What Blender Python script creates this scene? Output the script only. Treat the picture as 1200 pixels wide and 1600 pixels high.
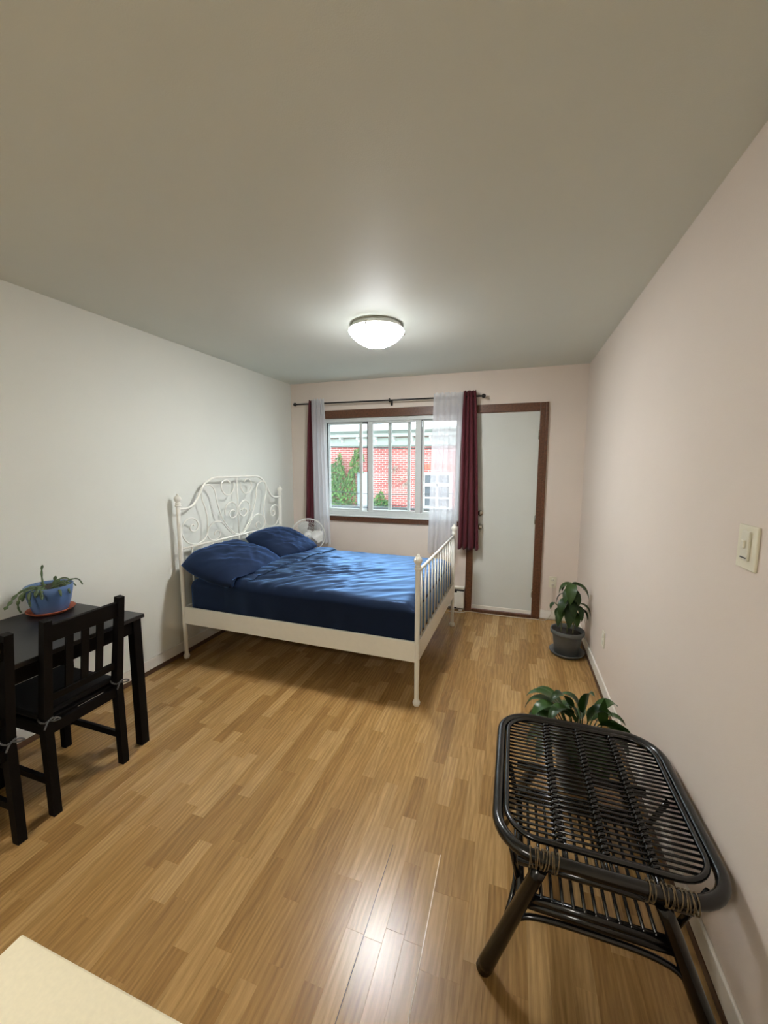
import bpy, bmesh, math, random
from mathutils import Vector, Matrix, noise
PI = math.pi
random.seed(11)
SC = bpy.context.scene
COL = SC.collection
for _o in list(bpy.data.objects):
    bpy.data.objects.remove(_o, do_unlink=True)

# ------------------------------------------------------------------ camera, sky, lights, exposure
W, D, H = 3.174, 4.21, 2.503            # room: left wall x=0, right wall x=W, window wall y=D
YB = -2.6                               # wall behind the camera
CAM = Vector((2.5487, 0.0, 1.555))
YAW, PITCH, ROLL, FPX = 0.318, 0.1163, 0.0018, 617.6
_f = Vector((-math.sin(YAW) * math.cos(PITCH), math.cos(YAW) * math.cos(PITCH), -math.sin(PITCH)))
_r = Vector((math.cos(YAW), math.sin(YAW), 0.0))
_u = _r.cross(_f)
RGT = _r * math.cos(ROLL) + _u * math.sin(ROLL)
UPV = _u * math.cos(ROLL) - _r * math.sin(ROLL)
FWD = _f
cam_data = bpy.data.cameras.new('camera')
cam_data.sensor_fit = 'VERTICAL'
cam_data.sensor_height = 36.0
cam_data.lens = FPX / 1600.0 * 36.0
cam_data.clip_start = 0.02
cam_data.clip_end = 200
cam = bpy.data.objects.new('camera', cam_data)
COL.objects.link(cam)
cam.matrix_world = Matrix.Translation(CAM) @ Matrix((RGT, UPV, -FWD)).transposed().to_4x4()
SC.camera = cam

world = bpy.data.worlds.new('overcast_sky')
SC.world = world
world.use_nodes = True
_bg = world.node_tree.nodes['Background']
_bg.inputs['Color'].default_value = (0.86, 0.94, 1.0, 1)
_bg.inputs['Strength'].default_value = 5.0
LAMP_STRENGTH = 285.0
KITCHEN_W = 46.0
# portal that guides sky light through the window (adds no light of its own)
_pl = bpy.data.lights.new('window_portal', 'AREA')
_pl.shape = 'RECTANGLE'; _pl.size = 1.6; _pl.size_y = 1.1
_pl.cycles.is_portal = True
_po = bpy.data.objects.new('window_portal', _pl)
COL.objects.link(_po)
_po.location = (1.21, D + 0.12, 1.53)
_po.rotation_euler = (-PI / 2, 0, 0)
# kitchen ceiling light behind the viewer
_kl = bpy.data.lights.new('kitchen_ceiling_light', 'AREA')
_kl.shape = 'DISK'; _kl.size = 0.4; _kl.energy = KITCHEN_W; _kl.color = (1.0, 0.95, 0.86)
_ko = bpy.data.objects.new('kitchen_ceiling_light', _kl)
COL.objects.link(_ko)
_ko.location = (1.45, -1.2, H - 0.06)

SC.view_settings.view_transform = 'Standard'
SC.view_settings.look = 'None'
SC.view_settings.gamma = 1.0
SC.view_settings.use_curve_mapping = False
SC.view_settings.exposure = 0.07

# ------------------------------------------------------------------ helpers
def lin(c):
    return tuple(((v / 255.0) / 12.92 if v / 255.0 <= 0.04045 else ((v / 255.0 + 0.055) / 1.055) ** 2.4) for v in c)

def new_mat(name):
    m = bpy.data.materials.new(name); m.use_nodes = True
    nt = m.node_tree
    return m, nt, nt.nodes['Principled BSDF']

def N(nt, kind, **kw):
    n = nt.nodes.new(kind)
    for k, v in kw.items():
        if k in n.inputs: n.inputs[k].default_value = v
        else: setattr(n, k, v)
    return n

def mat(name, rgb, rough=0.5, metal=0.0, var=0.06, scale=30.0, bump=0.0, bscale=200.0, stretch=(1, 1, 1), spec=0.5, sheen=0.0, coat=0.0):
    """a principled material whose colour wanders a little with noise"""
    m, nt, b = new_mat(name)
    c = lin(rgb)
    tc = N(nt, 'ShaderNodeTexCoord'); mp = N(nt, 'ShaderNodeMapping'); mp.inputs['Scale'].default_value = stretch
    nt.links.new(tc.outputs['Object'], mp.inputs['Vector'])
    nz = N(nt, 'ShaderNodeTexNoise', Scale=scale, Detail=4.0)
    nt.links.new(mp.outputs['Vector'], nz.inputs['Vector'])
    rp = N(nt, 'ShaderNodeValToRGB')
    rp.color_ramp.elements[0].position = 0.3; rp.color_ramp.elements[1].position = 0.7
    rp.color_ramp.elements[0].color = tuple(max(0, v * (1 - var)) for v in c) + (1,)
    rp.color_ramp.elements[1].color = tuple(min(1, v * (1 + var)) for v in c) + (1,)
    nt.links.new(nz.outputs['Fac'], rp.inputs['Fac'])
    nt.links.new(rp.outputs['Color'], b.inputs['Base Color'])
    b.inputs['Roughness'].default_value = rough
    b.inputs['Metallic'].default_value = metal
    b.inputs['Specular IOR Level'].default_value = spec
    if sheen:
        b.inputs['Sheen Weight'].default_value = sheen; b.inputs['Sheen Roughness'].default_value = 0.4
    if coat:
        b.inputs['Coat Weight'].default_value = coat; b.inputs['Coat Roughness'].default_value = 0.15
    if bump:
        nb = N(nt, 'ShaderNodeTexNoise', Scale=bscale, Detail=3.0)
        nt.links.new(mp.outputs['Vector'], nb.inputs['Vector'])
        bp = N(nt, 'ShaderNodeBump', Strength=bump, Distance=0.002)
        nt.links.new(nb.outputs['Fac'], bp.inputs['Height'])
        nt.links.new(bp.outputs['Normal'], b.inputs['Normal'])
    return m

class MB:
    """collects shapes, then links them as one mesh object"""
    def __init__(s): s.v = []; s.f = []; s.sm = []
    def add(s, vs, fs, smooth=False):
        o = len(s.v); s.v += [Vector(p) for p in vs]
        for f in fs: s.f.append(tuple(i + o for i in f)); s.sm.append(smooth)
        return s
    def box(s, lo, hi, bev=0.0, rot=None, piv=None):
        lo = Vector(lo); hi = Vector(hi); c = (lo + hi) / 2; h = (hi - lo) / 2
        if bev <= 0:
            vs = [Vector((x, y, z)) for x in (-1, 1) for y in (-1, 1) for z in (-1, 1)]
            vs = [Vector((p.x * h.x, p.y * h.y, p.z * h.z)) for p in vs]
            fs = [(0, 1, 3, 2), (4, 6, 7, 5), (0, 4, 5, 1), (2, 3, 7, 6), (0, 2, 6, 4), (1, 5, 7, 3)]
        else:
            bev = min(bev, h.x * .95, h.y * .95, h.z * .95)
            bm = bmesh.new(); bmesh.ops.create_cube(bm, size=2)
            for q in bm.verts: q.co = Vector((q.co.x * h.x, q.co.y * h.y, q.co.z * h.z))
            bmesh.ops.bevel(bm, geom=bm.edges[:], offset=bev, segments=2, affect='EDGES', profile=0.5)
            bm.verts.index_update()
            vs = [q.co.copy() for q in bm.verts]; fs = [tuple(q.index for q in f.verts) for f in bm.faces]; bm.free()
        if rot is not None: vs = [rot @ p for p in vs]
        return s.add([p + c for p in vs], fs)
    def bar(s, a, b, w, t, up=(0, 0, 1), bev=0.0, w2=None, t2=None):
        """rectangular bar from a to b, w across, t along 'up'"""
        a = Vector(a); b = Vector(b); d = (b - a).normalized(); sd = d.cross(Vector(up)).normalized(); uu = sd.cross(d)
        w2 = w if w2 is None else w2; t2 = t if t2 is None else t2
        vs = []
        for p, ww, tt in ((a, w, t), (b, w2, t2)):
            for i, j in ((-1, -1), (1, -1), (1, 1), (-1, 1)): vs.append(p + sd * (i * ww / 2) + uu * (j * tt / 2))
        fs = [(3, 2, 1, 0), (4, 5, 6, 7)] + [(i, (i + 1) % 4, (i + 1) % 4 + 4, i + 4) for i in range(4)]
        if bev <= 0: return s.add(vs, fs)
        bm = bmesh.new(); bv = [bm.verts.new(p) for p in vs]
        for f in fs: bm.faces.new([bv[i] for i in f])
        bmesh.ops.recalc_face_normals(bm, faces=bm.faces)
        bmesh.ops.bevel(bm, geom=bm.edges[:], offset=bev, segments=2, affect='EDGES', profile=0.5)
        bm.verts.index_update()
        vs = [q.co.copy() for q in bm.verts]; fs = [tuple(q.index for q in f.verts) for f in bm.faces]; bm.free()
        return s.add(vs, fs)
    def tube(s, pts, r, n=8, closed=False, cap=True):
        pts = [Vector(p) for p in pts]; m = len(pts)
        rs = r if isinstance(r, (list, tuple)) else [r] * m
        tan = []
        for i in range(m):
            a = pts[(i - 1) % m] if (closed or i > 0) else pts[i]
            b = pts[(i + 1) % m] if (closed or i < m - 1) else pts[i]
            t = b - a; tan.append(t.normalized() if t.length > 1e-9 else Vector((0, 0, 1)))
        ref = Vector((0, 0, 1)) if abs(tan[0].z) < 0.9 else Vector((1, 0, 0))
        nn = (ref - tan[0] * ref.dot(tan[0])).normalized(); vs = []
        for i in range(m):
            nn = nn - tan[i] * nn.dot(tan[i])
            nn = nn.normalized() if nn.length > 1e-6 else tan[i].orthogonal().normalized()
            bb = tan[i].cross(nn)
            for k in range(n):
                a = 2 * PI * k / n; vs.append(pts[i] + (nn * math.cos(a) + bb * math.sin(a)) * rs[i])
        fs = []
        for i in range(m if closed else m - 1):
            j = (i + 1) % m
            for k in range(n): fs.append((i * n + k, i * n + (k + 1) % n, j * n + (k + 1) % n, j * n + k))
        s.add(vs, fs, True)
        if cap and not closed:
            o = len(s.v) - len(vs)
            s.f.append(tuple(o + k for k in reversed(range(n)))); s.sm.append(False)
            s.f.append(tuple(o + (m - 1) * n + k for k in range(n))); s.sm.append(False)
        return s
    def lathe(s, prof, n=24, c=(0, 0, 0), axis=None, smooth=True):
        c = Vector(c); q = axis if axis is not None else Matrix.Identity(3)
        vs = []; fs = []
        for r, z in prof:
            for k in range(n):
                a = 2 * PI * k / n; vs.append(c + q @ Vector((max(r, 1e-4) * math.cos(a), max(r, 1e-4) * math.sin(a), z)))
        for i in range(len(prof) - 1):
            for k in range(n): fs.append((i * n + k, i * n + (k + 1) % n, (i + 1) * n + (k + 1) % n, (i + 1) * n + k))
        return s.add(vs, fs, smooth)
    def ball(s, c, r, n=12, sc=(1, 1, 1)):
        prof = [(r * math.sin(PI * i / 8) * sc[0], -r * math.cos(PI * i / 8) * sc[2]) for i in range(9)]
        return s.lathe(prof, n, c)
    def grid(s, fn, nu, nv, smooth=True, closed_u=False):
        vs = [fn(i / (nu if closed_u else nu - 1), j / (nv - 1)) for j in range(nv) for i in range(nu)]
        fs = []
        for j in range(nv - 1):
            for i in range(nu if closed_u else nu - 1):
                k = (i + 1) % nu; fs.append((j * nu + i, j * nu + k, (j + 1) * nu + k, (j + 1) * nu + i))
        return s.add(vs, fs, smooth)
    def mesh(s, name, m):
        me = bpy.data.meshes.new(name); me.from_pydata([tuple(p) for p in s.v], [], s.f)
        me.polygons.foreach_set('use_smooth', s.sm); me.update()
        bm = bmesh.new(); bm.from_mesh(me); bmesh.ops.recalc_face_normals(bm, faces=bm.faces); bm.to_mesh(me); bm.free()
        if m: me.materials.append(m)
        return me
    def build(s, name, m, parent=None, world=True, label=None):
        if parent is not None and world:
            inv = wmat(parent).inverted(); s.v = [inv @ p for p in s.v]
        o = bpy.data.objects.new(name, s.mesh(name, m)); COL.objects.link(o)
        if parent is not None: o.parent = parent
        if label: o['label'] = label
        return o

def wmat(o):
    m = Matrix.Translation(o.location) @ o.rotation_euler.to_matrix().to_4x4()
    return wmat(o.parent) @ m if o.parent else m

def thing(name, label, cat, loc=(0, 0, 0), rz=0.0, group=None):
    o = bpy.data.objects.new(name, None); COL.objects.link(o); o.empty_display_size = 0.05
    o.location = loc; o.rotation_euler = (0, 0, rz); return tag(o, label, cat, group)

def tag(o, label, cat, group=None):
    o['label'] = label; o['category'] = cat
    if group: o['group'] = group
    return o

def struct(o):
    o['kind'] = 'structure'; return o

def copy_thing(root, loc, label):
    r = root.copy(); COL.objects.link(r); r.location = loc; r['label'] = label
    for ch in list(root.children):
        c = ch.copy(); COL.objects.link(c); c.parent = r
        for g in list(ch.children):
            d = g.copy(); COL.objects.link(d); d.parent = c
    return r

def spline(pts, sub=6, closed=False):
    """Catmull-Rom through the points"""
    P = [Vector(p) for p in pts]; n = len(P); out = []
    rng = range(n if closed else n - 1)
    for i in rng:
        if closed: a, b, c, d = P[(i - 1) % n], P[i], P[(i + 1) % n], P[(i + 2) % n]
        else: a, b, c, d = P[max(i - 1, 0)], P[i], P[i + 1], P[min(i + 2, n - 1)]
        for k in range(sub):
            t = k / sub
            out.append(0.5 * ((2 * b) + (c - a) * t + (2 * a - 5 * b + 4 * c - d) * t * t + (3 * b - a - 3 * c + d) * t ** 3))
    if not closed: out.append(P[-1])
    return out

def in_view(p):
    d = Vector(p) - CAM; z = d.dot(FWD)
    if z < 0.1: return None
    return 600 + FPX * d.dot(RGT) / z, 800 - FPX * d.dot(UPV) / z, z

# ------------------------------------------------------------------ materials
M = {}
def wall_mat(name, rgb):
    m = mat(name, rgb, 0.62, var=0.012, scale=2.5, bump=0.25, bscale=260.0, spec=0.35)
    return m
M['wall_white'] = wall_mat('off_white_wall_paint', (226, 227, 218))
M['wall_peach'] = wall_mat('pale_peach_wall_paint', (221, 208, 196))
M['ceiling'] = wall_mat('ceiling_paint', (224, 229, 222))
M['trim_white'] = mat('white_trim_paint', (226, 221, 211), 0.4, var=0.02)
M['dark_wood'] = mat('dark_stained_wood', (92, 57, 36), 0.4, var=0.35, scale=9, stretch=(6, 6, 6))
M['shoe'] = mat('brown_shoe_moulding', (88, 62, 44), 0.5, var=0.2)
M['door'] = mat('pale_grey_door_paint', (206, 208, 201), 0.4, var=0.015, scale=4)
M['alu'] = mat('white_window_frame', (205, 210, 208), 0.35, var=0.02)
M['gasket'] = mat('dark_gasket', (58, 62, 62), 0.6)
M['chrome'] = mat('satin_chrome', (190, 186, 176), 0.22, metal=1.0, var=0.03)
M['bed'] = mat('cream_white_enamel', (245, 243, 232), 0.35, var=0.015)
def satin(name, base, shine, rough, gain):
    """dark sateen cloth: matt dyed body under a tinted glossy weave that shows at a slant"""
    m = mat(name, base, 0.8, var=0.08, scale=14, bump=0.15, bscale=700, spec=0.15)
    nt = m.node_tree; b = nt.nodes['Principled BSDF']; out = nt.nodes['Material Output']
    gl = N(nt, 'ShaderNodeBsdfGlossy', Roughness=rough); gl.inputs['Color'].default_value = lin(shine) + (1,)
    fr = N(nt, 'ShaderNodeFresnel', IOR=1.5); ml = N(nt, 'ShaderNodeMath', operation='MULTIPLY'); ml.inputs[1].default_value = gain; ml.use_clamp = True
    mx = N(nt, 'ShaderNodeMixShader')
    sb = N(nt, 'ShaderNodeMath', operation='SUBTRACT'); sb.inputs[1].default_value = 0.036; sb.use_clamp = True
    nt.links.new(fr.outputs[0], sb.inputs[0]); nt.links.new(sb.outputs[0], ml.inputs[0]); nt.links.new(ml.outputs[0], mx.inputs['Fac'])
    nt.links.new(b.outputs[0], mx.inputs[1]); nt.links.new(gl.outputs[0], mx.inputs[2]); nt.links.new(mx.outputs[0], out.inputs['Surface'])
    return m
M['sheet'] = satin('blue_bed_linen', (14, 27, 52), (148, 190, 242), 0.40, 2.7)
M['pillow'] = satin('navy_pillow_linen', (18, 31, 55), (110, 150, 214), 0.5, 1.1)
M['black_wood'] = mat('black_brown_stained_wood', (11, 9, 9), 0.55, var=0.25, scale=20, spec=0.12)
M['table_top'] = mat('black_tabletop', (24, 24, 27), 0.4, var=0.12, scale=60)
M['pad'] = mat('black_seat_pad_cloth', (17, 17, 21), 0.9, var=0.3, scale=120, bump=0.4, bscale=900)
M['ribbon'] = mat('grey_ribbon', (78, 78, 78), 0.7)
M['blue_pot'] = mat('blue_plastic', (80, 108, 152), 0.42, var=0.05)
M['terracotta'] = mat('terracotta', (168, 88, 58), 0.7, var=0.1)
M['soil'] = mat('dark_soil', (40, 32, 24), 0.95, var=0.4, scale=90, bump=1.0, bscale=150)
M['cactus'] = mat('cactus_green', (70, 88, 52), 0.5, var=0.3, scale=30)
M['grey_pot'] = mat('dark_grey_plastic', (84, 86, 84), 0.55, var=0.06)
M['black_pot'] = mat('black_plastic', (30, 30, 28), 0.5, var=0.1)
M['stem'] = mat('brown_green_stem', (96, 96, 62), 0.6, var=0.2)
M['fan'] = mat('white_plastic', (226, 226, 220), 0.4, var=0.02)
M['plate'] = mat('switch_plate_plastic', (226, 220, 198), 0.35, var=0.02)
M['slider'] = mat('switch_slider_plastic', (222, 218, 200), 0.3, var=0.02)
M['dark'] = mat('dark_slot', (22, 20, 18), 0.6)
M['cord'] = mat('pale_cord', (205, 196, 180), 0.5)
M['heater'] = mat('heater_enamel', (222, 218, 206), 0.4, var=0.02)
M['black_metal'] = mat('dark_bronze_metal', (38, 33, 31), 0.4, metal=0.3)
M['rattan'] = mat('black_lacquered_rattan', (9, 8, 8), 0.2, var=0.5, scale=18, bump=0.12, bscale=70, spec=0.6)
M['wrap'] = mat('worn_cane_wrapping', (92, 75, 46), 0.5, var=0.95, scale=70)
M['counter'] = mat('cream_countertop', (236, 228, 200), 0.45, var=0.03, scale=160)
M['cabinet'] = mat('cabinet_paint', (220, 212, 190), 0.5, var=0.02)
M['asphalt'] = mat('asphalt', (120, 120, 118), 0.9)
M['cornice'] = mat('pale_green_painted_cornice', (176, 184, 175), 0.6, var=0.08, scale=3)
M['cornice_dark'] = mat('weathered_green_gutter', (120, 132, 124), 0.6, var=0.1, scale=3)
M['far_roof'] = mat('pale_rendered_parapet', (200, 205, 205), 0.8, var=0.06, scale=3)
M['shutter'] = mat('pale_blue_grey_wood', (176, 190, 196), 0.6, var=0.06)
M['winwhite'] = mat('white_window_paint', (226, 228, 226), 0.5)
M['winglass'] = mat('dark_reflecting_glass', (70, 80, 88), 0.08, var=0.2, scale=3)
M['lintel'] = mat('orange_lintel_brick', (184, 108, 88), 0.8, var=0.25, scale=10)
M['dry'] = mat('dry_vine', (150, 128, 118), 0.8, var=0.5, scale=8)
M['cable'] = mat('black_cable', (48, 52, 54), 0.6)
M['rail_paint'] = mat('grey_railing_paint', (84, 90, 92), 0.5)

def burgundy():
    m = mat('burgundy_curtain_cloth', (80, 14, 27), 0.8, var=0.12, scale=60, bump=0.2, bscale=900, sheen=0.12)
    return m
M['burgundy'] = burgundy()

def sheer():
    m, nt, b = new_mat('white_sheer_voile')
    out = nt.nodes['Material Output']
    tr = N(nt, 'ShaderNodeBsdfTransparent'); tl = N(nt, 'ShaderNodeBsdfTranslucent'); df = N(nt, 'ShaderNodeBsdfDiffuse')
    tl.inputs['Color'].default_value = (0.86, 0.88, 0.92, 1); df.inputs['Color'].default_value = (0.84, 0.84, 0.86, 1)
    tc = N(nt, 'ShaderNodeTexCoord'); nz = N(nt, 'ShaderNodeTexNoise', Scale=300.0)
    nt.links.new(tc.outputs['Object'], nz.inputs['Vector'])
    mr = N(nt, 'ShaderNodeMapRange'); mr.inputs['To Min'].default_value = 0.66; mr.inputs['To Max'].default_value = 0.76
    nt.links.new(nz.outputs['Fac'], mr.inputs['Value'])
    m1 = N(nt, 'ShaderNodeMixShader', Fac=0.5); m2 = N(nt, 'ShaderNodeMixShader')
    nt.links.new(tl.outputs[0], m1.inputs[1]); nt.links.new(df.outputs[0], m1.inputs[2])
    nt.links.new(mr.outputs['Result'], m2.inputs['Fac'])
    nt.links.new(tr.outputs[0], m2.inputs[1]); nt.links.new(m1.outputs[0], m2.inputs[2])
    nt.links.new(m2.outputs[0], out.inputs['Surface'])
    return m
M['sheer'] = sheer()

def glass(name='window_glass', tint=(0.96, 0.98, 0.98), refl=0.06):
    m, nt, b = new_mat(name)
    out = nt.nodes['Material Output']
    tr = N(nt, 'ShaderNodeBsdfTransparent'); tr.inputs['Color'].default_value = tint + (1,)
    gl = N(nt, 'ShaderNodeBsdfGlossy', Roughness=0.02)
    nz = N(nt, 'ShaderNodeTexNoise', Scale=1.5)
    mr = N(nt, 'ShaderNodeMapRange'); mr.inputs['To Min'].default_value = refl * .8; mr.inputs['To Max'].default_value = refl * 1.2
    nt.links.new(nz.outputs['Fac'], mr.inputs['Value'])
    mx = N(nt, 'ShaderNodeMixShader')
    nt.links.new(mr.outputs['Result'], mx.inputs['Fac'])
    nt.links.new(tr.outputs[0], mx.inputs[1]); nt.links.new(gl.outputs[0], mx.inputs[2])
    nt.links.new(mx.outputs[0], out.inputs['Surface'])
    return m
M['glass'] = glass()

def clear_plastic():
    m, nt, b = new_mat('translucent_fan_blade')
    out = nt.nodes['Material Output']
    tr = N(nt, 'ShaderNodeBsdfTransparent'); nz = N(nt, 'ShaderNodeTexNoise', Scale=40.0)
    mr = N(nt, 'ShaderNodeMapRange'); mr.inputs['To Min'].default_value = 0.90; mr.inputs['To Max'].default_value = 0.95
    nt.links.new(nz.outputs['Fac'], mr.inputs['Value'])
    b.inputs['Base Color'].default_value = lin((214, 214, 208)) + (1,); b.inputs['Roughness'].default_value = 0.25
    mx = N(nt, 'ShaderNodeMixShader')
    nt.links.new(mr.outputs['Result'], mx.inputs['Fac'])
    nt.links.new(tr.outputs[0], mx.inputs[1]); nt.links.new(b.outputs[0], mx.inputs[2])
    nt.links.new(mx.outputs[0], out.inputs['Surface'])
    return m
M['blade'] = clear_plastic()

def lamp_glass():
    m, nt, b = new_mat('lit_frosted_glass')
    # the bulb behind the frosted bowl makes its middle far brighter than its rim
    tc = N(nt, 'ShaderNodeTexCoord'); ln = N(nt, 'ShaderNodeVectorMath', operation='LENGTH'); ml = N(nt, 'ShaderNodeVectorMath', operation='MULTIPLY')
    ml.inputs[1].default_value = (1, 1, 0)
    nt.links.new(tc.outputs['Object'], ml.inputs[0]); nt.links.new(ml.outputs[0], ln.inputs[0])
    mr = N(nt, 'ShaderNodeMapRange', interpolation_type='SMOOTHSTEP'); mr.inputs['From Min'].default_value = 0.03; mr.inputs['From Max'].default_value = 0.185
    mr.inputs['To Min'].default_value = LAMP_STRENGTH; mr.inputs['To Max'].default_value = 16.0
    nt.links.new(ln.outputs['Value'], mr.inputs['Value']); nt.links.new(mr.outputs['Result'], b.inputs['Emission Strength'])
    b.inputs['Base Color'].default_value = (0.85, 0.85, 0.85, 1); b.inputs['Emission Color'].default_value = (0.96, 0.985, 1.0, 1)
    return m
M['lamp'] = lamp_glass()

def leaf_mat(name, dark, light, rough=0.3):
    m, nt, b = new_mat(name)
    oi = N(nt, 'ShaderNodeObjectInfo'); tc = N(nt, 'ShaderNodeTexCoord'); nz = N(nt, 'ShaderNodeTexNoise', Scale=25.0)
    nt.links.new(tc.outputs['Object'], nz.inputs['Vector'])
    ad = N(nt, 'ShaderNodeMath', operation='ADD'); hf = N(nt, 'ShaderNodeMath', operation='MULTIPLY'); hf.inputs[1].default_value = 0.5
    nt.links.new(oi.outputs['Random'], ad.inputs[0]); nt.links.new(nz.outputs['Fac'], ad.inputs[1]); nt.links.new(ad.outputs[0], hf.inputs[0])
    rp = N(nt, 'ShaderNodeValToRGB')
    rp.color_ramp.elements[0].color = lin(dark) + (1,); rp.color_ramp.elements[1].color = lin(light) + (1,)
    rp.color_ramp.elements[0].position = .15; rp.color_ramp.elements[1].position = .85
    nt.links.new(hf.outputs[0], rp.inputs['Fac']); nt.links.new(rp.outputs['Color'], b.inputs['Base Color'])
    b.inputs['Roughness'].default_value = rough; b.inputs['Specular IOR Level'].default_value = 0.3
    return m
M['leaf_lily'] = leaf_mat('glossy_lily_leaf', (18, 38, 12), (46, 76, 26), 0.36)
M['leaf_corner'] = leaf_mat('dark_drooping_leaf', (26, 44, 18), (52, 74, 30), 0.42)

def ivy_mat():
    m, nt, b = new_mat('ivy_leaf')
    g = N(nt, 'ShaderNodeNewGeometry'); rp = N(nt, 'ShaderNodeValToRGB')
    rp.color_ramp.elements[0].color = lin((36, 74, 28)) + (1,); rp.color_ramp.elements[1].color = lin((96, 138, 62)) + (1,)
    nt.links.new(g.outputs['Random Per Island'], rp.inputs['Fac']); nt.links.new(rp.outputs['Color'], b.inputs['Base Color'])
    b.inputs['Roughness'].default_value = 0.6
    return m
M['ivy'] = ivy_mat()

def brick_mat():
    m, nt, b = new_mat('red_brick')
    tc = N(nt, 'ShaderNodeTexCoord'); mp = N(nt, 'ShaderNodeMapping'); mp.inputs['Rotation'].default_value = (-PI / 2, 0, 0)
    nt.links.new(tc.outputs['Object'], mp.inputs['Vector'])
    br = N(nt, 'ShaderNodeTexBrick', Scale=1.0)
    br.inputs['Brick Width'].default_value = 0.215; br.inputs['Row Height'].default_value = 0.072; br.inputs['Mortar Size'].default_value = 0.009
    br.inputs['Color1'].default_value = lin((186, 98, 92)) + (1,); br.inputs['Color2'].default_value = lin((172, 84, 79)) + (1,)
    br.inputs['Mortar'].default_value = lin((222, 200, 194)) + (1,)
    nt.links.new(mp.outputs['Vector'], br.inputs['Vector'])
    nt.links.new(br.outputs['Color'], b.inputs['Base Color']); b.inputs['Roughness'].default_value = 0.85
    bp = N(nt, 'ShaderNodeBump', Strength=0.6, Distance=0.01)
    bp.invert = True
    nt.links.new(br.outputs['Fac'], bp.inputs['Height']); nt.links.new(bp.outputs['Normal'], b.inputs['Normal'])
    return m
M['brick'] = brick_mat()

def plank_mat(name, per_object):
    m, nt, b = new_mat(name)
    geo = N(nt, 'ShaderNodeNewGeometry')
    if per_object:
        oi = N(nt, 'ShaderNodeObjectInfo'); sp = N(nt, 'ShaderNodeSeparateColor')
        nt.links.new(oi.outputs['Color'], sp.inputs['Color']); rnd = sp.outputs[0]; rnd2 = sp.outputs[1]
    else:
        rnd = geo.outputs['Random Per Island']
        fr = N(nt, 'ShaderNodeMath', operation='MULTIPLY'); fr.inputs[1].default_value = 17.3
        nt.links.new(rnd, fr.inputs[0]); f2 = N(nt, 'ShaderNodeMath', operation='FRACT'); nt.links.new(fr.outputs[0], f2.inputs[0]); rnd2 = f2.outputs[0]
    off = N(nt, 'ShaderNodeCombineXYZ'); ml = N(nt, 'ShaderNodeMath', operation='MULTIPLY'); ml.inputs[1].default_value = 37.0
    nt.links.new(rnd2, ml.inputs[0]); nt.links.new(ml.outputs[0], off.inputs['X']); nt.links.new(ml.outputs[0], off.inputs['Y'])
    va = N(nt, 'ShaderNodeVectorMath', operation='ADD')
    nt.links.new(geo.outputs['Position'], va.inputs[0]); nt.links.new(off.outputs[0], va.inputs[1])
    mp = N(nt, 'ShaderNodeMapping'); mp.inputs['Scale'].default_value = (1.0, 0.055, 1.0)
    nt.links.new(va.outputs[0], mp.inputs['Vector'])
    nz = N(nt, 'ShaderNodeTexNoise', Scale=110.0, Detail=5.0, Roughness=0.65)
    nt.links.new(mp.outputs['Vector'], nz.inputs['Vector'])
    mp2 = N(nt, 'ShaderNodeMapping'); mp2.inputs['Scale'].default_value = (1.0, 0.16, 1.0)
    nt.links.new(va.outputs[0], mp2.inputs['Vector'])
    wv = N(nt, 'ShaderNodeTexWave', Scale=13.0, Distortion=16.0, Detail=3.0)
    wv.inputs['Detail Scale'].default_value = 0.8
    nt.links.new(mp2.outputs['Vector'], wv.inputs['Vector'])
    tone = N(nt, 'ShaderNodeValToRGB')
    tone.color_ramp.elements[0].color = lin((150, 114, 66)) + (1,); tone.color_ramp.elements[1].color = lin((183, 147, 96)) + (1,)
    e = tone.color_ramp.elements.new(0.5); e.color = lin((167, 130, 79)) + (1,)
    nt.links.new(rnd, tone.inputs['Fac'])
    g1 = N(nt, 'ShaderNodeMapRange'); g1.inputs['From Min'].default_value = 0.3; g1.inputs['From Max'].default_value = 0.7
    g1.inputs['To Min'].default_value = 0.74; g1.inputs['To Max'].default_value = 1.12
    nt.links.new(nz.outputs['Fac'], g1.inputs['Value'])
    g2 = N(nt, 'ShaderNodeMapRange'); g2.inputs['To Min'].default_value = 0.86; g2.inputs['To Max'].default_value = 1.06
    nt.links.new(wv.outputs['Fac'], g2.inputs['Value'])
    mm = N(nt, 'ShaderNodeMath', operation='MULTIPLY'); nt.links.new(g1.outputs[0], mm.inputs[0]); nt.links.new(g2.outputs[0], mm.inputs[1])
    sc = N(nt, 'ShaderNodeVectorMath', operation='SCALE')
    nt.links.new(tone.outputs['Color'], sc.inputs[0]); nt.links.new(mm.outputs[0], sc.inputs['Scale'])
    nt.links.new(sc.outputs[0], b.inputs['Base Color'])
    b.inputs['Roughness'].default_value = 0.26
    b.inputs['Specular IOR Level'].default_value = 0.42
    bp = N(nt, 'ShaderNodeBump', Strength=0.06, Distance=0.001)
    nt.links.new(nz.outputs['Fac'], bp.inputs['Height']); nt.links.new(bp.outputs['Normal'], b.inputs['Normal'])
    return m
M['plank'] = plank_mat('oak_laminate', True)
M['plank_rest'] = plank_mat('oak_laminate_rest', False)

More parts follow.
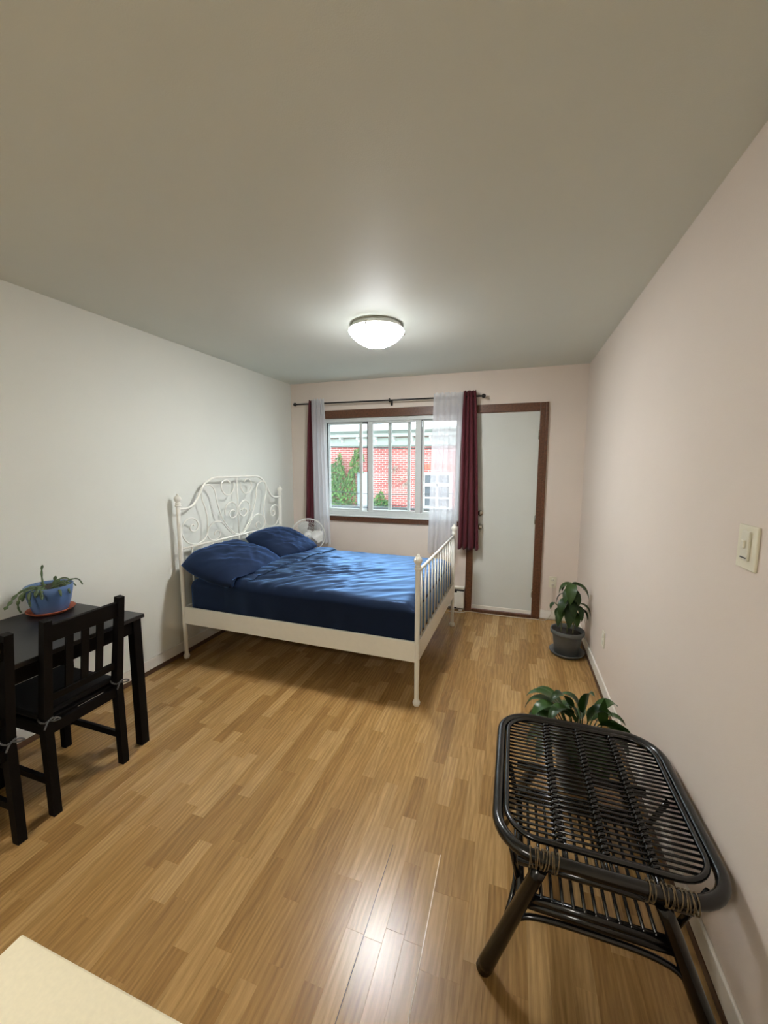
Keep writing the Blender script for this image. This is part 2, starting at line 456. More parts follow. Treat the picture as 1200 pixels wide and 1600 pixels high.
# ------------------------------------------------------------------ the room
WIN = (0.42, 2.00, 0.985, 2.09)         # window opening x0 x1 z0 z1
DOOR = (2.158, 2.762, 0.0, 2.09)
T = 0.14
def shell():
    fl = struct(MB().box((-T, YB - T, -0.12), (W + T, D + T, -0.012)).build('floor', M['shoe']))
    struct(MB().box((-T, YB - T, H), (W + T, D + T, H + 0.12)).build('ceiling', M['ceiling']))
    struct(MB().box((-T, YB - T, -0.012), (0, D + T, H)).build('wall_left', M['wall_white']))
    struct(MB().box((W, YB - T, -0.012), (W + T, D + T, H)).build('wall_right', M['wall_peach']))
    struct(MB().box((0, YB - T, -0.012), (W, YB, H)).build('wall_front', M['wall_white']))
    b = MB(); x0, x1, z0, z1 = WIN
    b.box((0, D, 0), (x0, D + T, H)); b.box((x0, D, 0), (x1, D + T, z0)); b.box((x0, D, z1), (x1, D + T, H))
    b.box((x1, D, 0), (DOOR[0], D + T, H)); b.box((DOOR[0], D, DOOR[3]), (DOOR[1], D + T, H)); b.box((DOOR[1], D, 0), (W, D + T, H))
    struct(b.build('wall_back', M['wall_peach']))
    # baseboards: white boards over a brown shoe strip
    def board(name, lo, hi): struct(MB().box(lo, hi, 0.004).build(name, M['trim_white']))
    board('baseboard_left', (0.0, YB, 0.033), (0.012, D, 0.112))
    board('baseboard_right', (W - 0.012, YB, 0.033), (W, D, 0.112))
    board('baseboard_back', (DOOR[1] + 0.08, D - 0.012, 0.012), (W - 0.012, D, 0.098))
    struct(MB().box((0, YB, 0.0), (0.013, D, 0.033)).build('trim_1', M['shoe']))
    struct(MB().box((W - 0.014, YB, 0.0), (W, D, 0.033)).build('trim_2', M['shoe']))
    return fl
FLOOR = shell()

def planks():
    wst = 0.1935 / 3.0; xs0 = 2.129 - 1.0 * 0.1935 * 11
    lens = (0.24, 0.32, 0.40, 0.48, 0.56)
    meshes = {}
    def stave(L, key):
        if key in meshes: return meshes[key]
        m = MB(); g = 0.00012; b = 0.0004; d = 0.00025
        x0, x1, y0, y1 = g, wst - g, g, L - g
        vs = [(x0, y0, -0.012), (x1, y0, -0.012), (x1, y1, -0.012), (x0, y1, -0.012),
              (x0, y0, -d), (x1, y0, -d), (x1, y1, -d), (x0, y1, -d),
              (x0 + b, y0 + b, 0), (x1 - b, y0 + b, 0), (x1 - b, y1 - b, 0), (x0 + b, y1 - b, 0)]
        fs = [(8, 9, 10, 11)] + [(i, (i + 1) % 4, (i + 1) % 4 + 4, i + 4) for i in range(4)] + [(i + 4, (i + 1) % 4 + 4, (i + 1) % 4 + 8, i + 8) for i in range(4)]
        m.add(vs, fs); meshes[key] = m.mesh('plank', M['plank']); return meshes[key]
    cells = []
    row = 0; x = xs0
    rnd = random.Random(5)
    while x < W - 0.001:
        y = YB - rnd.random() * 0.5
        while y < D - 0.001:
            L = rnd.choice(lens)
            if x + wst > 0.0: cells.append((x, y, L, rnd.random(), rnd.random()))
            y += L
        x += wst
    whole = []; rest = []
    for c in cells:
        x, y, L, a, b = c
        inside = x >= 0 and x + wst <= W and y >= YB and y + L <= D
        q = in_view((x + wst / 2, y + L / 2, 0))
        hid = (y > 2.45 and y < 3.6 and x < 1.7) or (x < 0.5 and y < 1.5)
        if inside and q and -40 < q[0] < 1240 and 700 < q[1] < 1660 and not hid: whole.append((L / q[2] ** 2.4, c))
        else: rest.append(c)
    whole.sort(key=lambda t: -t[0])
    rest += [c for _, c in whole[290:]]
    for _, (x, y, L, a, b) in whole[:290]:
        o = bpy.data.objects.new('plank', stave(L, L)); COL.objects.link(o); o.parent = FLOOR
        o.location = (x, y, 0); o.color = (a, b, 0, 1)
    r = MB()
    for x, y, L, a, b in rest:
        x0, x1, y0, y1 = max(x, 0) + .00018, min(x + wst, W) - .00018, max(y, YB) + .00018, min(y + L, D) - .00018
        if x1 - x0 < .002 or y1 - y0 < .002: continue
        r.box((x0, y0, -0.012), (x1, y1, 0.0))
    o = r.build('planks_beyond', M['plank_rest'], FLOOR); o['kind'] = 'stuff'
    # highlight on a lifted, chipped board edge painted pale; its neighbour joint is dark
    MB().box((2.3215, 0.30, -0.002), (2.3245, 1.42, 0.0012)).build('lifted_board_edge', mat('chipped_edge_highlight', (232, 214, 176), 0.5), FLOOR, label='lifted edge of a floor board, its highlight painted pale')
    MB().box((2.1280, 0.55, -0.002), (2.1300, 1.40, 0.0006)).build('open_joint', M['dark'], FLOOR, label='dark open joint between two floor boards')
planks()

# ------------------------------------------------------------------ window and door
def window():
    x0, x1, z0, z1 = WIN
    w = bpy.data.objects.new('window_1', None); COL.objects.link(w); w.location = (x0, D, z0); struct(w)
    y = D
    for lo, hi in (((0.335, y - 0.018, z1), (2.04, y, 2.18)), ((0.335, y - 0.018, 0.915), (2.04, y, 0.978)),
                   ((0.335, y - 0.018, 0.978), (0.42, y, z1)), ((2.00, y - 0.018, 0.978), (2.04, y, z1))):
        MB().box(lo, hi, 0.004).build('casing', M['dark_wood'], w, label='dark stained wood casing board')
    MB().box((x0 - .01, y - 0.03, 0.972), (x1, y + 0.01, 0.986), 0.003).build('sill', M['alu'], w)
    fr = MB(); a, b = y + 0.005, y + 0.10
    fr.box((x0, a, z1 - 0.042), (x1, b, z1), 0.003); fr.box((x0, a, z0), (x1, b, z0 + 0.05), 0.003)
    fr.box((x0, a, z0 + .05), (x0 + 0.035, b, z1 - .042), 0.003); fr.box((x1 - 0.03, a, z0 + .05), (x1, b, z1 - .042), 0.003)
    fr.build('window_frame', M['alu'], w)
    MB().box((x0 + .035, y + 0.050, z1 - 0.050), (x1 - .03, y + 0.056, z1 - 0.042)).build('head_track', M['gasket'], w)
    def sash(xa, xb, yy, sl, sr, screen=False):
        zb, zt = z0 + 0.05, z1 - 0.045
        s = MB(); t = 0.022
        s.box((xa, yy, zb), (xa + sl, yy + t, zt), 0.003); s.box((xb - sr, yy, zb), (xb, yy + t, zt), 0.003)
        s.box((xa + sl, yy, zb), (xb - sr, yy + t, zb + 0.022), 0.003); s.box((xa + sl, yy, zt - 0.018), (xb - sr, yy + t, zt), 0.003)
        o = s.build('sash', M['alu'], w)
        MB().box((xa + sl, yy + 0.009, zb + 0.022), (xb - sr, yy + 0.013, zt - 0.018)).build('pane', M['glass'], o)
        return o
    sash(0.455, 0.890, D + 0.030, 0.012, 0.034)          # left, inner track
    o = sash(0.968, 1.580, D + 0.008, 0.058, 0.064)      # middle, in front
    MB().box((0.958, D + 0.012, z0 + .05), (0.969, D + 0.030, z1 - .045)).build('gasket_strip', M['gasket'], o)
    sash(1.190, 1.447, D + 0.070, 0.036, 0.034)          # storm panels behind
    sash(0.455, 1.190, D + 0.072, 0.012, 0.002)
    sash(1.585, 1.970, D + 0.030, 0.022, 0.020)
    MB().box((1.575, D + 0.012, z0 + .05), (1.5845, D + 0.030, z1 - .045)).build('gasket_strip', M['gasket'], w)
    MB().box((0.4555, D + 0.026, z0 + .05), (0.470, D + 0.0295, z1 - .045)).build('gasket_strip', M['gasket'], w)
window()

def door():
    d = bpy.data.objects.new('door_1', None); COL.objects.link(d); d.location = (DOOR[0], D, 0); struct(d)
    x0, x1, z1 = DOOR[0], DOOR[1], DOOR[3]
    MB().box((x0, D + 0.004, 0.068), (x1, D + 0.045, z1 - 0.004), 0.003).build('slab', M['door'], d)
    MB().box((x0 - 0.071, D - 0.018, 0.0), (x0, D, 2.17), 0.004).build('casing', M['dark_wood'], d)
    MB().box((x1, D - 0.018, 0.0), (x1 + 0.076, D, 2.17), 0.004).build('casing', M['dark_wood'], d)
    MB().box((x0, D - 0.018, z1), (x1, D, 2.17), 0.004).build('casing', M['dark_wood'], d)
    MB().box((x1 + 0.05, D - 0.026, 0.0), (x1 + 0.076, D - 0.018, 2.17), 0.003).build('casing_edge', M['dark_wood'], d)
    MB().box((x0, D - 0.03, 0.0), (x1, D + 0.06, 0.034), 0.006).build('threshold', M['dark_wood'], d)
    MB().box((x0 + .004, D - 0.006, 0.036), (x1 - .004, D + 0.004, 0.072), 0.003).build('weather_strip', M['trim_white'], d)
    MB().box((x0, D + 0.002, .072), (x0 + .006, D + 0.004, z1)).build('jamb_seal', M['trim_white'], d)
    for z in (1.86, 1.02, 0.26):
        h = MB(); h.box((x1 - 0.008, D + 0.001, z - 0.040), (x1 - 0.001, D + 0.0045, z + 0.040), 0.001); h.tube([(x1 - 0.001, D - 0.002, z - 0.045), (x1 - 0.001, D - 0.002, z + 0.045)], 0.005, 8)
        h.build('hinge', M['chrome'], d)
    ax = Matrix.Rotation(PI / 2, 3, 'X')
    MB().lathe([(0, 0), (0.031, 0), (0.031, 0.006), (0.012, 0.010), (0.012, 0.03), (0.022, 0.036), (0.028, 0.05), (0.026, 0.062), (0.015, 0.070), (0, 0.072)], 20, (2.222, D + 0.003, 0.925), ax).build('knob', M['chrome'], d)
    k = MB().lathe([(0, 0), (0.030, 0), (0.030, 0.008), (0.026, 0.014), (0, 0.016)], 20, (2.222, D + 0.003, 1.066), ax)
    k.box((2.216, D - 0.028, 1.050), (2.228, D - 0.012, 1.082), 0.003)
    k.build('deadbolt', M['chrome'], d)
door()

# ------------------------------------------------------------------ ceiling lamp
def lamp():
    c = (1.62, 2.65, 0)
    t = thing('ceiling_lamp', 'lit round frosted glass dome lamp on the ceiling', 'lamp', (c[0], c[1], H))
    MB().lathe([(0, H), (0.165, H), (0.170, H - 0.012), (0.187, H - 0.030), (0.1865, H - 0.0445), (0.10, H - 0.0447), (0, H - 0.0447)], 36, c).build('base_plate', M['fan'], t)
    prof = [(0.1878, H - 0.040), (0.190, H - 0.044)]; Rs = 0.2305; a0 = math.asin(0.190 / Rs)
    for i in range(1, 13):
        a = a0 * (1 - i / 12); prof.append((Rs * math.sin(a), H - 0.046 - Rs * (math.cos(a) - math.cos(a0))))
    MB().lathe(prof, 40, c).build('dome', M['lamp'], t, label='glowing white glass dome')
    for k in range(3):
        a = 0.5 + k * 2 * PI / 3
        p = Vector((c[0] + 0.192 * math.cos(a), c[1] + 0.192 * math.sin(a), H - 0.048))
        b = MB().ball(p, 0.008, 8)
        b.tube([p, (c[0] + 0.150 * math.cos(a), c[1] + 0.150 * math.sin(a), H - 0.026)], 0.003, 6)
        b.build('clip', M['chrome'], t)
lamp()

# ------------------------------------------------------------------ curtains
ROD_Y, ROD_Z = D - 0.085, 2.25
def rod():
    t = thing('curtain_rod', 'thin dark metal curtain rod with ball finials above the window', 'curtain rod', (1.2, ROD_Y, ROD_Z))
    MB().tube([(0.115, ROD_Y, ROD_Z + 0.006), (2.215, ROD_Y, ROD_Z - 0.006)], 0.0085, 10).build('rod', M['black_metal'], t)
    for x, z in ((0.105, ROD_Z + .006), (2.228, ROD_Z - .006)):
        MB().ball((x, ROD_Y, z), 0.021, 14).build('finial', M['black_metal'], t)
    for x in (0.405, 1.25, 2.00):
        b = MB(); b.tube([(x, D - 0.001, ROD_Z - 0.012), (x, ROD_Y, ROD_Z - 0.012)], 0.006, 8); b.box((x - 0.012, D - 0.006, ROD_Z - 0.045), (x + 0.012, D, ROD_Z + 0.02), 0.002)
        b.tube([(x, ROD_Y + 0.018 * math.cos(a), ROD_Z + 0.018 * math.sin(a)) for a in [i * PI / 6 for i in range(12)]], 0.005, 6, closed=True)
        b.build('bracket', M['black_metal'], t)
rod()

def curtain(name, label, cat, m, top, bot, z1, z0, folds, amp, seed, group=None, yoff=0.0, solid=0.0, hem=0.0):
    """hanging pleated cloth: top and bot are x ranges at the rod and at the hem"""
    rnd = random.Random(seed); ph = rnd.random() * 6
    def fn(u, v):
        z = z1 + (z0 - z1) * v
        xa = top[0] + (bot[0] - top[0]) * v ** 0.8; xb = top[1] + (bot[1] - top[1]) * v ** 0.8
        w = u + 0.03 * math.sin(folds * 2.1 * u + ph + 2 * v)
        a = amp * (0.75 + 0.45 * v) * (1 + 0.3 * math.sin(7 * u + ph))
        yy = a * math.sin(2 * PI * folds * w + ph + 0.5 * math.sin(3 * v + ph)) + 0.006 * noise.noise(Vector((u * 6, v * 4, seed)))
        x = xa + (xb - xa) * u + 0.35 * a * math.cos(2 * PI * folds * w + ph) * (1 if 0.02 < u < 0.98 else 0)
        zz = z + (0.012 * math.sin(2 * PI * folds * w + ph + 1) * (1 if v > 0.97 else 0)) + (0.006 * math.cos(4 * PI * folds * u) if v < 0.02 else 0)
        return Vector((x, ROD_Y + yoff + yy, zz))
    b = MB().grid(fn, int(folds * 16), 40)
    o = b.build(name, m); tag(o, label, cat, group)
    if solid:
        s = o.modifiers.new('thickness', 'SOLIDIFY'); s.thickness = solid
    return o
curtain('curtain', 'narrow burgundy curtain left of the window, behind the left sheer', 'curtain', M['burgundy'], (0.285, 0.365), (0.195, 0.375), 2.293, 0.70, 3, 0.014, 1, 'burgundy curtains', solid=0.002)
curtain('sheer_curtain', 'white sheer curtain on the left of the window, above the fan', 'sheer curtain', M['sheer'], (0.345, 0.495), (0.345, 0.560), 2.296, 0.655, 4, 0.013, 2, 'white sheer curtains', yoff=-0.042)
curtain('sheer_curtain', 'white sheer curtain on the right of the window, beside the door', 'sheer curtain', M['sheer'], (1.735, 2.035), (1.69, 1.985), 2.290, 0.635, 5, 0.013, 3, 'white sheer curtains', yoff=-0.030)
curtain('curtain', 'wide burgundy curtain hanging between the window and the door', 'curtain', M['burgundy'], (2.03, 2.155), (2.005, 2.222), 2.300, 0.695, 3.6, 0.021, 9, 'burgundy curtains', yoff=0.0, solid=0.002)

# ------------------------------------------------------------------ bed
BW, BL = 1.37, 1.925
BED_LOC, BED_RZ = (0.070, 2.405, 0.0), math.radians(-1.1)
def bed():
    t = thing('metal_bed', 'white metal bed frame with scrolled headboard and barred footboard', 'bed', BED_LOC, BED_RZ)
    m = M['bed']; R = dict(world=False)
    fin = lambda z: [(0.017, z), (0.024, z + 0.004), (0.024, z + 0.012), (0.017, z + 0.016), (0.020, z + 0.022), (0.022, z + 0.028), (0.014, z + 0.034),
                     (0.022, z + 0.044), (0.028, z + 0.058), (0.026, z + 0.072), (0.015, z + 0.084), (0.008, z + 0.090), (0.009, z + 0.098), (0, z + 0.104)]
    foot = [(0.0, 0), (0.019, 0.0), (0.023, 0.008), (0.025, 0.022), (0.020, 0.034), (0.0155, 0.042)]
    for x, y, zt in ((0, 0, 1.235), (0, BW, 1.235), (BL, 0, 0.905), (BL, BW, 0.905)):
        MB().lathe(foot + [(0.0155, 0.05), (0.0165, 0.30), (0.0165, zt)], 18, (x, y, 0)).build('post', m, t, **R)
        MB().lathe(fin(zt), 18, (x, y, 0)).build('finial', m, t, **R)
    # side, foot and head boards
    MB().box((0.012, -0.010, 0.295), (BL - 0.012, 0.008, 0.432), 0.003).build('side_rail', m, t, **R)
    MB().box((0.012, BW - 0.008, 0.295), (BL - 0.012, BW + 0.010, 0.432), 0.003).build('side_rail', m, t, **R)
    MB().box((BL - 0.009, 0.012, 0.295), (BL + 0.009, BW - 0.012, 0.432), 0.003).build('foot_rail', m, t, **R)
    MB().box((-0.009, 0.012, 0.330), (0.009, BW - 0.012, 0.432), 0.003).build('head_rail', m, t, **R)
    MB().box((0.02, BW / 2 - 0.03, 0.30), (BL - 0.02, BW / 2 + 0.03, 0.34), 0.004).build('mid_beam', m, t, **R)
    for i in range(14):
        x = 0.10 + i * (BL - 0.2) / 13
        MB().box((x - 0.03, 0.010, 0.345), (x + 0.03, BW - 0.010, 0.362)).build('bed_slat', M['cabinet'], t, **R)
    # footboard
    MB().tube([(BL, 0.01, 0.896), (BL, BW - 0.01, 0.896)], 0.011, 10).build('footboard_top_bar', m, t, **R)
    nb = 12
    for i in range(nb):
        y = (i + 1) * BW / (nb + 1)
        MB().tube([(BL, y, 0.43), (BL, y, 0.892)], 0.006, 8).build('baluster', m, t, **R)
    # headboard
    MB().tube([(0, 0.01, 0.900), (0, BW - 0.01, 0.900)], 0.010, 10).build('headboard_cross_bar', m, t, **R)
    for i in range(nb - 1):
        y = (i + 1) * BW / nb
        MB().tube([(0, y, 0.43), (0, y, 0.896)], 0.006, 8).build('baluster', m, t, **R)
    C = dict(
        arch=[(0.685, 1.452), (0.795, 1.452), (0.924, 1.452), (0.991, 1.447), (1.052, 1.424), (1.103, 1.386), (1.146, 1.325), (1.189, 1.262), (1.235, 1.227), (1.285, 1.216), (1.32, 1.215), (1.36, 1.216)],
        shield=[(0.685, 0.912), (0.735, 0.922), (0.790, 0.962), (0.848, 1.022), (0.898, 1.092), (0.934, 1.175), (0.954, 1.249), (0.964, 1.303), (0.980, 1.350), (1.010, 1.382), (1.050, 1.394), (1.093, 1.388)],
        low_scroll=[(0.690, 0.908), (0.745, 0.914), (0.810, 0.955), (0.860, 1.006), (0.894, 1.043), (0.940, 1.063), (0.990, 1.066), (1.040, 1.048), (1.075, 1.012), (1.084, 0.972), (1.066, 0.932), (1.028, 0.912), (0.985, 0.912), (0.950, 0.930), (0.936, 0.956), (0.946, 0.980), (0.972, 0.986), (0.998, 0.974), (1.004, 0.954)],
        stem=[(1.107, 1.384), (1.127, 1.326), (1.122, 1.270), (1.100, 1.216), (1.082, 1.156), (1.074, 1.095), (1.078, 1.032), (1.080, 0.990)],
        side_scroll=[(1.086, 0.985), (1.108, 0.950), (1.145, 0.924), (1.195, 0.913), (1.245, 0.916), (1.296, 0.938), (1.334, 0.980), (1.350, 1.030), (1.338, 1.088), (1.298, 1.124), (1.247, 1.131), (1.203, 1.112), (1.180, 1.074), (1.192, 1.037), (1.226, 1.020), (1.258, 1.032), (1.264, 1.060), (1.242, 1.078), (1.224, 1.066)],
        crown_curl=[(0.728, 1.400), (0.736, 1.352), (0.760, 1.310), (0.801, 1.290), (0.849, 1.298), (0.884, 1.334), (0.893, 1.376), (0.875, 1.411), (0.836, 1.426), (0.800, 1.418), (0.784, 1.394)],
        heart_curl=[(0.858, 1.110), (0.856, 1.161), (0.832, 1.200), (0.785, 1.220), (0.740, 1.212), (0.710, 1.184), (0.697, 1.147), (0.702, 1.107), (0.730, 1.080), (0.766, 1.074), (0.800, 1.092), (0.808, 1.118), (0.786, 1.141), (0.750, 1.144), (0.730, 1.128)])
    rr = dict(arch=0.0095)
    a = [(0, y, z) for y, z in C['arch']]
    full = [(0, BW - y, z) for _, y, z in reversed(a)][:-1] + a
    MB().tube(spline(full, 5), 0.0095, 10).build('headboard_arch', m, t, **R)
    MB().tube([(0, BW / 2, 0.90), (0, BW / 2, 1.452)], 0.006, 8).build('center_rod', m, t, **R)
    for nm in ('shield', 'low_scroll', 'stem', 'side_scroll', 'crown_curl', 'heart_curl'):
        for s in (1, -1):
            off = 0.0 if nm in ('shield', 'stem', 'crown_curl', 'heart_curl') else 0.003
            pts = [(off, y if s > 0 else BW - y, z) for y, z in C[nm]]
            MB().tube(spline(pts, 5), 0.006, 8).build('scroll', m, t, **R)
bed()
BM = Matrix.Translation(BED_LOC) @ Matrix.Rotation(BED_RZ, 4, 'Z')

def bed_linen():
    # mattress in a navy fitted sheet
    x0, x1, y0, y1, z0, z1 = 0.035, BL - 0.025, 0.016, BW - 0.016, 0.364, 0.655
    mt = thing('mattress', 'mattress in a dark navy fitted sheet lying in the bed frame', 'mattress', BM @ Vector((0.95, BW / 2, z0)), BED_RZ)
    b = MB().box((x0, y0, z0), (x1, y1, z1), 0.06)
    b.v = [BM @ p for p in b.v]; b.sm = [True] * len(b.f)
    b.build('mattress_body', M['pillow'], mt)
    # blue cover: over the top, down the near side, far side and foot
    xa, xb = 0.40, x1 + 0.008
    ya, yb = y0 - 0.010, y1 + 0.008
    top = 0.668; low = 0.437
    r = 0.055
    def across(s):
        """s in 0..1 -> (y, z, side) around the rounded cross-section"""
        hL = (top - low - r); arc = r * PI / 2; mid = (yb - ya - 2 * r)
        tot = 2 * hL + 2 * arc + mid; q = s * tot
        if q < hL: return ya, low + q, 1.0
        q -= hL
        if q < arc: a = q / r; return ya + r - r * math.cos(a), top - r + r * math.sin(a), 1.0 - q / arc
        q -= arc
        if q < mid: return ya + r + q, top, 0.0
        q -= mid
        if q < arc: a = q / r; return yb - r + r * math.sin(a), top - r + r * math.cos(a), q / arc
        q -= arc
        return yb, top - r - q, 1.0
    def wrinkle(x, y):
        # long soft folds that fan out from the pillows, plus fine creases
        w = 0.0
        for ang, fr, am, sd in ((0.55, 11, 0.0060, 3.1), (0.85, 19, 0.0042, 7.7), (0.30, 27, 0.0022, 1.3)):
            p = x * math.cos(ang) + y * math.sin(ang); q = -x * math.sin(ang) + y * math.cos(ang)
            n = noise.noise(Vector((p * 1.6, q * fr, sd)))
            w += am * (1 - abs(n) * 2.2)
        fade = max(0.15, min(1.0, 1.25 - abs(y - 0.45) * 1.1)) * max(0.25, 1.2 - abs(x - 0.85))
        return 2.4 * w * fade
    def fn(u, v):
        y, z, side = across(v); x = xa + (xb - xa) * u
        crown = 0.022 * (1 - side) * max(0.0, 1 - ((y - BW / 2) / (BW / 2)) ** 2)
        if side < 0.5: z = z + crown + wrinkle(x, y)
        else:
            k = noise.noise(Vector((x * 3.0, z * 2.0, 4.0)))
            s = -1 if y < BW / 2 else 1
            y += s * (0.004 * math.sin(x * 23 + 3 * k) * (top - z) / 0.2 + 0.010 * k * (0.5 + (z - low)))
        if u > 0.93:                                    # rolls down over the foot end
            e = (u - 0.93) / 0.07
            z -= (0.05 * e ** 2.2) * (1 if side < 0.5 else 0.3)
        return BM @ Vector((x, y, z))
    cv = thing('bed_cover', 'smooth blue bed cover tucked in over the mattress', 'bed cover', BM @ Vector((1.1, BW / 2, top)), BED_RZ)
    MB().grid(fn, 90, 120).build('cover', M['sheet'], cv)
    def foot(u, v):
        y, z, side = across(0.16 + 0.68 * u); zz = (z - 0.05 * (1 if side < .5 else .3)) * (1 - v) + low * v
        return BM @ Vector((xb + 0.004 * math.sin(v * PI) + 0.003 * math.sin(y * 30) * v, y, zz))
    MB().grid(foot, 60, 8).build('cover_foot', M['sheet'], cv)
    # sheet turned back in a band beside the pillows
    def band(u, v):
        y, z, side = across(0.12 + 0.86 * v); sk = 0.10 * (y / BW)
        x = 0.40 + 0.20 * u + sk + 0.012 * noise.noise(Vector((y * 5, 0, 9)))
        lift = 0.016 + 0.012 * math.sin(u * PI) * (0.7 + 0.5 * noise.noise(Vector((y * 6, u * 2, 2)))) - 0.006 * (u > 0.97)
        if side < 0.5: z += 0.022 * max(0.0, 1 - ((y - BW / 2) / (BW / 2)) ** 2) + wrinkle(x, y) + lift
        else: y += (-1 if y < BW / 2 else 1) * 0.012
        return BM @ Vector((x, y, z))
    MB().grid(band, 16, 90).build('turned_down_edge', M['sheet'], cv)

    def pillow(label, cx, cy, a, bb, th, tilt, yaw, cz, seed, droop=0.0):
        def surf(sgn):
            def f(u, v):
                p = 2 * u - 1; q = 2 * v - 1
                ex = (1 - abs(p) ** 3.2) ** 0.5 * (1 - abs(q) ** 3.2) ** 0.5 if abs(p) < 1 and abs(q) < 1 else 0.0
                x = a * p * math.sqrt(1 - 0.22 * q * q) * 1.04; y = bb * q * math.sqrt(1 - 0.22 * p * p) * 1.04
                n = noise.noise(Vector((p * 1.3, q * 1.3, seed)))
                w = 0.0
                for ang, fr, am in ((0.5, 7, 0.010), (1.0, 12, 0.006), (2.4, 9, 0.006)):
                    pp = p * math.cos(ang) + q * math.sin(ang); qq = -p * math.sin(ang) + q * math.cos(ang)
                    w += am * (1 - 2.4 * abs(noise.noise(Vector((pp * .9, qq * fr * .5, seed + ang * 5)))))
                z = sgn * th * ex * (1 + 0.35 * n) + (w * ex if sgn > 0 else 0)
                z -= droop * max(0.0, -q - 0.55) ** 1.5
                return Vector((x, y, z))
            return f
        b = MB().grid(surf(1), 44, 56).grid(surf(-1), 44, 56)
        rot = Matrix.Rotation(BED_RZ + yaw, 3, 'Z') @ Matrix.Rotation(tilt, 3, 'Y')
        loc = BM @ Vector((cx, cy, cz))
        b.v = [loc + rot @ p for p in b.v]
        BI = BM.inverted()
        for i, p in enumerate(b.v):                     # the underside lies flat on what it rests on
            q = BI @ p
            zt = (0.659 if q.x < 0.38 else 0.715) + 0.0
            if q.y < 0.0: zt -= 3.0 * (0.0 - q.y)
            if q.z < zt and q.y > -0.06:
                q.z = zt + 0.15 * max(-0.02, q.z - zt) + 0.003; b.v[i] = BM @ q
        t = thing('pillow', label, 'pillow', loc, BED_RZ, 'navy pillows on the bed')
        o = b.build('pillow_body', M['pillow'], t)
        me = o.data; bm = bmesh.new(); bm.from_mesh(me); bmesh.ops.remove_doubles(bm, verts=bm.verts, dist=0.0005); bmesh.ops.recalc_face_normals(bm, faces=bm.faces); bm.to_mesh(me); bm.free()
    pillow('navy pillow at the near side of the bed, front corner drooping over the edge', 0.275, 0.305, 0.265, 0.370, 0.078, math.radians(17), math.radians(4), 0.772, 3.0, 0.20)
    pillow('navy pillow at the far side of the bed, next to the white fan', 0.270, 1.005, 0.26, 0.305, 0.078, math.radians(20), math.radians(-4), 0.790, 8.0, 0.05)
bed_linen()

# ------------------------------------------------------------------ pedestal fan
def fan():
    c = Vector((0.335, 3.955, 0.765))
    t = thing('pedestal_fan', 'white round pedestal fan standing behind the bed in the corner', 'fan', (c.x, c.y + 0.03, 0))
    ax = Vector((0.42, -0.90, 0.10)).normalized()
    zq = ax; xq = Vector((0, 0, 1)).cross(zq).normalized(); yq = zq.cross(xq)
    Q = Matrix((xq, yq, zq)).transposed()
    P = lambda r, a, d: c + Q @ Vector((r * math.cos(a), r * math.sin(a), d))
    ring = lambda r, d, n=40: [P(r, 2 * PI * i / n, d) for i in range(n)]
    R = 0.192
    MB().tube(ring(R, 0.0), 0.006, 6, closed=True).tube(ring(R - 0.005, 0.012), 0.004, 6, closed=True).build('cage_rim', M['fan'], t)
    cg = MB()
    for k in range(56):
        a = 2 * PI * k / 56
        cg.tube([P(0.045, a + .25, 0.052), P(0.10, a + .12, 0.050), P(0.16, a + .03, 0.034), P(R, a, 0.004)], 0.0012, 4, cap=False)
    for r, d in ((0.10, 0.050), (0.15, 0.038)): cg.tube(ring(r, d), 0.0014, 4, closed=True)
    cg.build('front_cage', M['fan'], t)
    bk = MB()
    for k in range(40):
        a = 2 * PI * k / 40
        bk.tube([P(0.05, a, -0.06), P(0.13, a, -0.050), P(R, a, -0.004)], 0.0012, 4, cap=False)
    bk.build('rear_cage', M['fan'], t)
    hb = MB().lathe([(0, 0.062), (0.030, 0.061), (0.043, 0.056), (0.045, 0.048), (0.0, 0.046)], 28, c, Q)
    hb.build('hub_badge', M['fan'], t)
    mk = MB().add([c + Q @ Vector(p) for p in ((-0.017, -0.006, 0.0625), (0.015, 0.001, 0.0625), (0.017, 0.006, 0.0625), (-0.015, 0.000, 0.0625))], [(0, 1, 2, 3)])
    mk.build('badge_mark', M['rail_paint'], t)
    for k in range(3):
        a0 = PI / 2 + 0.75 + k * 2 * PI / 3
        def bl(u, v, a0=a0):
            r = 0.035 + 0.135 * v; a = a0 + (u - 0.5) * (1.25 - 0.25 * v) - 0.35 * v
            r = r - 0.03 * v * (2 * u - 1) ** 4
            return P(r, a, 0.012 - 0.04 * (u - 0.5))
        o = MB().grid(bl, 12, 9).build('blade', M['blade'], t)
    MB().lathe([(0, 0.044), (0.035, 0.044), (0.036, -0.02), (0, -0.02)], 20, c, Q).build('rotor_hub', M['fan'], t)
    MB().lathe([(0.03, -0.055), (0.050, -0.062), (0.055, -0.10), (0.045, -0.125), (0, -0.13)], 20, c, Q).build('motor_housing', M['fan'], t)
    m0 = c - ax * 0.09
    MB().tube([(m0.x, m0.y, m0.z - 0.03), (m0.x, m0.y, 0.04)], 0.012, 10).build('pole', M['fan'], t)
    MB().lathe([(0, 0.0), (0.135, 0.0), (0.135, 0.012), (0.08, 0.026), (0.02, 0.04), (0, 0.05)], 30, (m0.x, m0.y - 0.002, 0)).build('base', M['fan'], t)
fan()

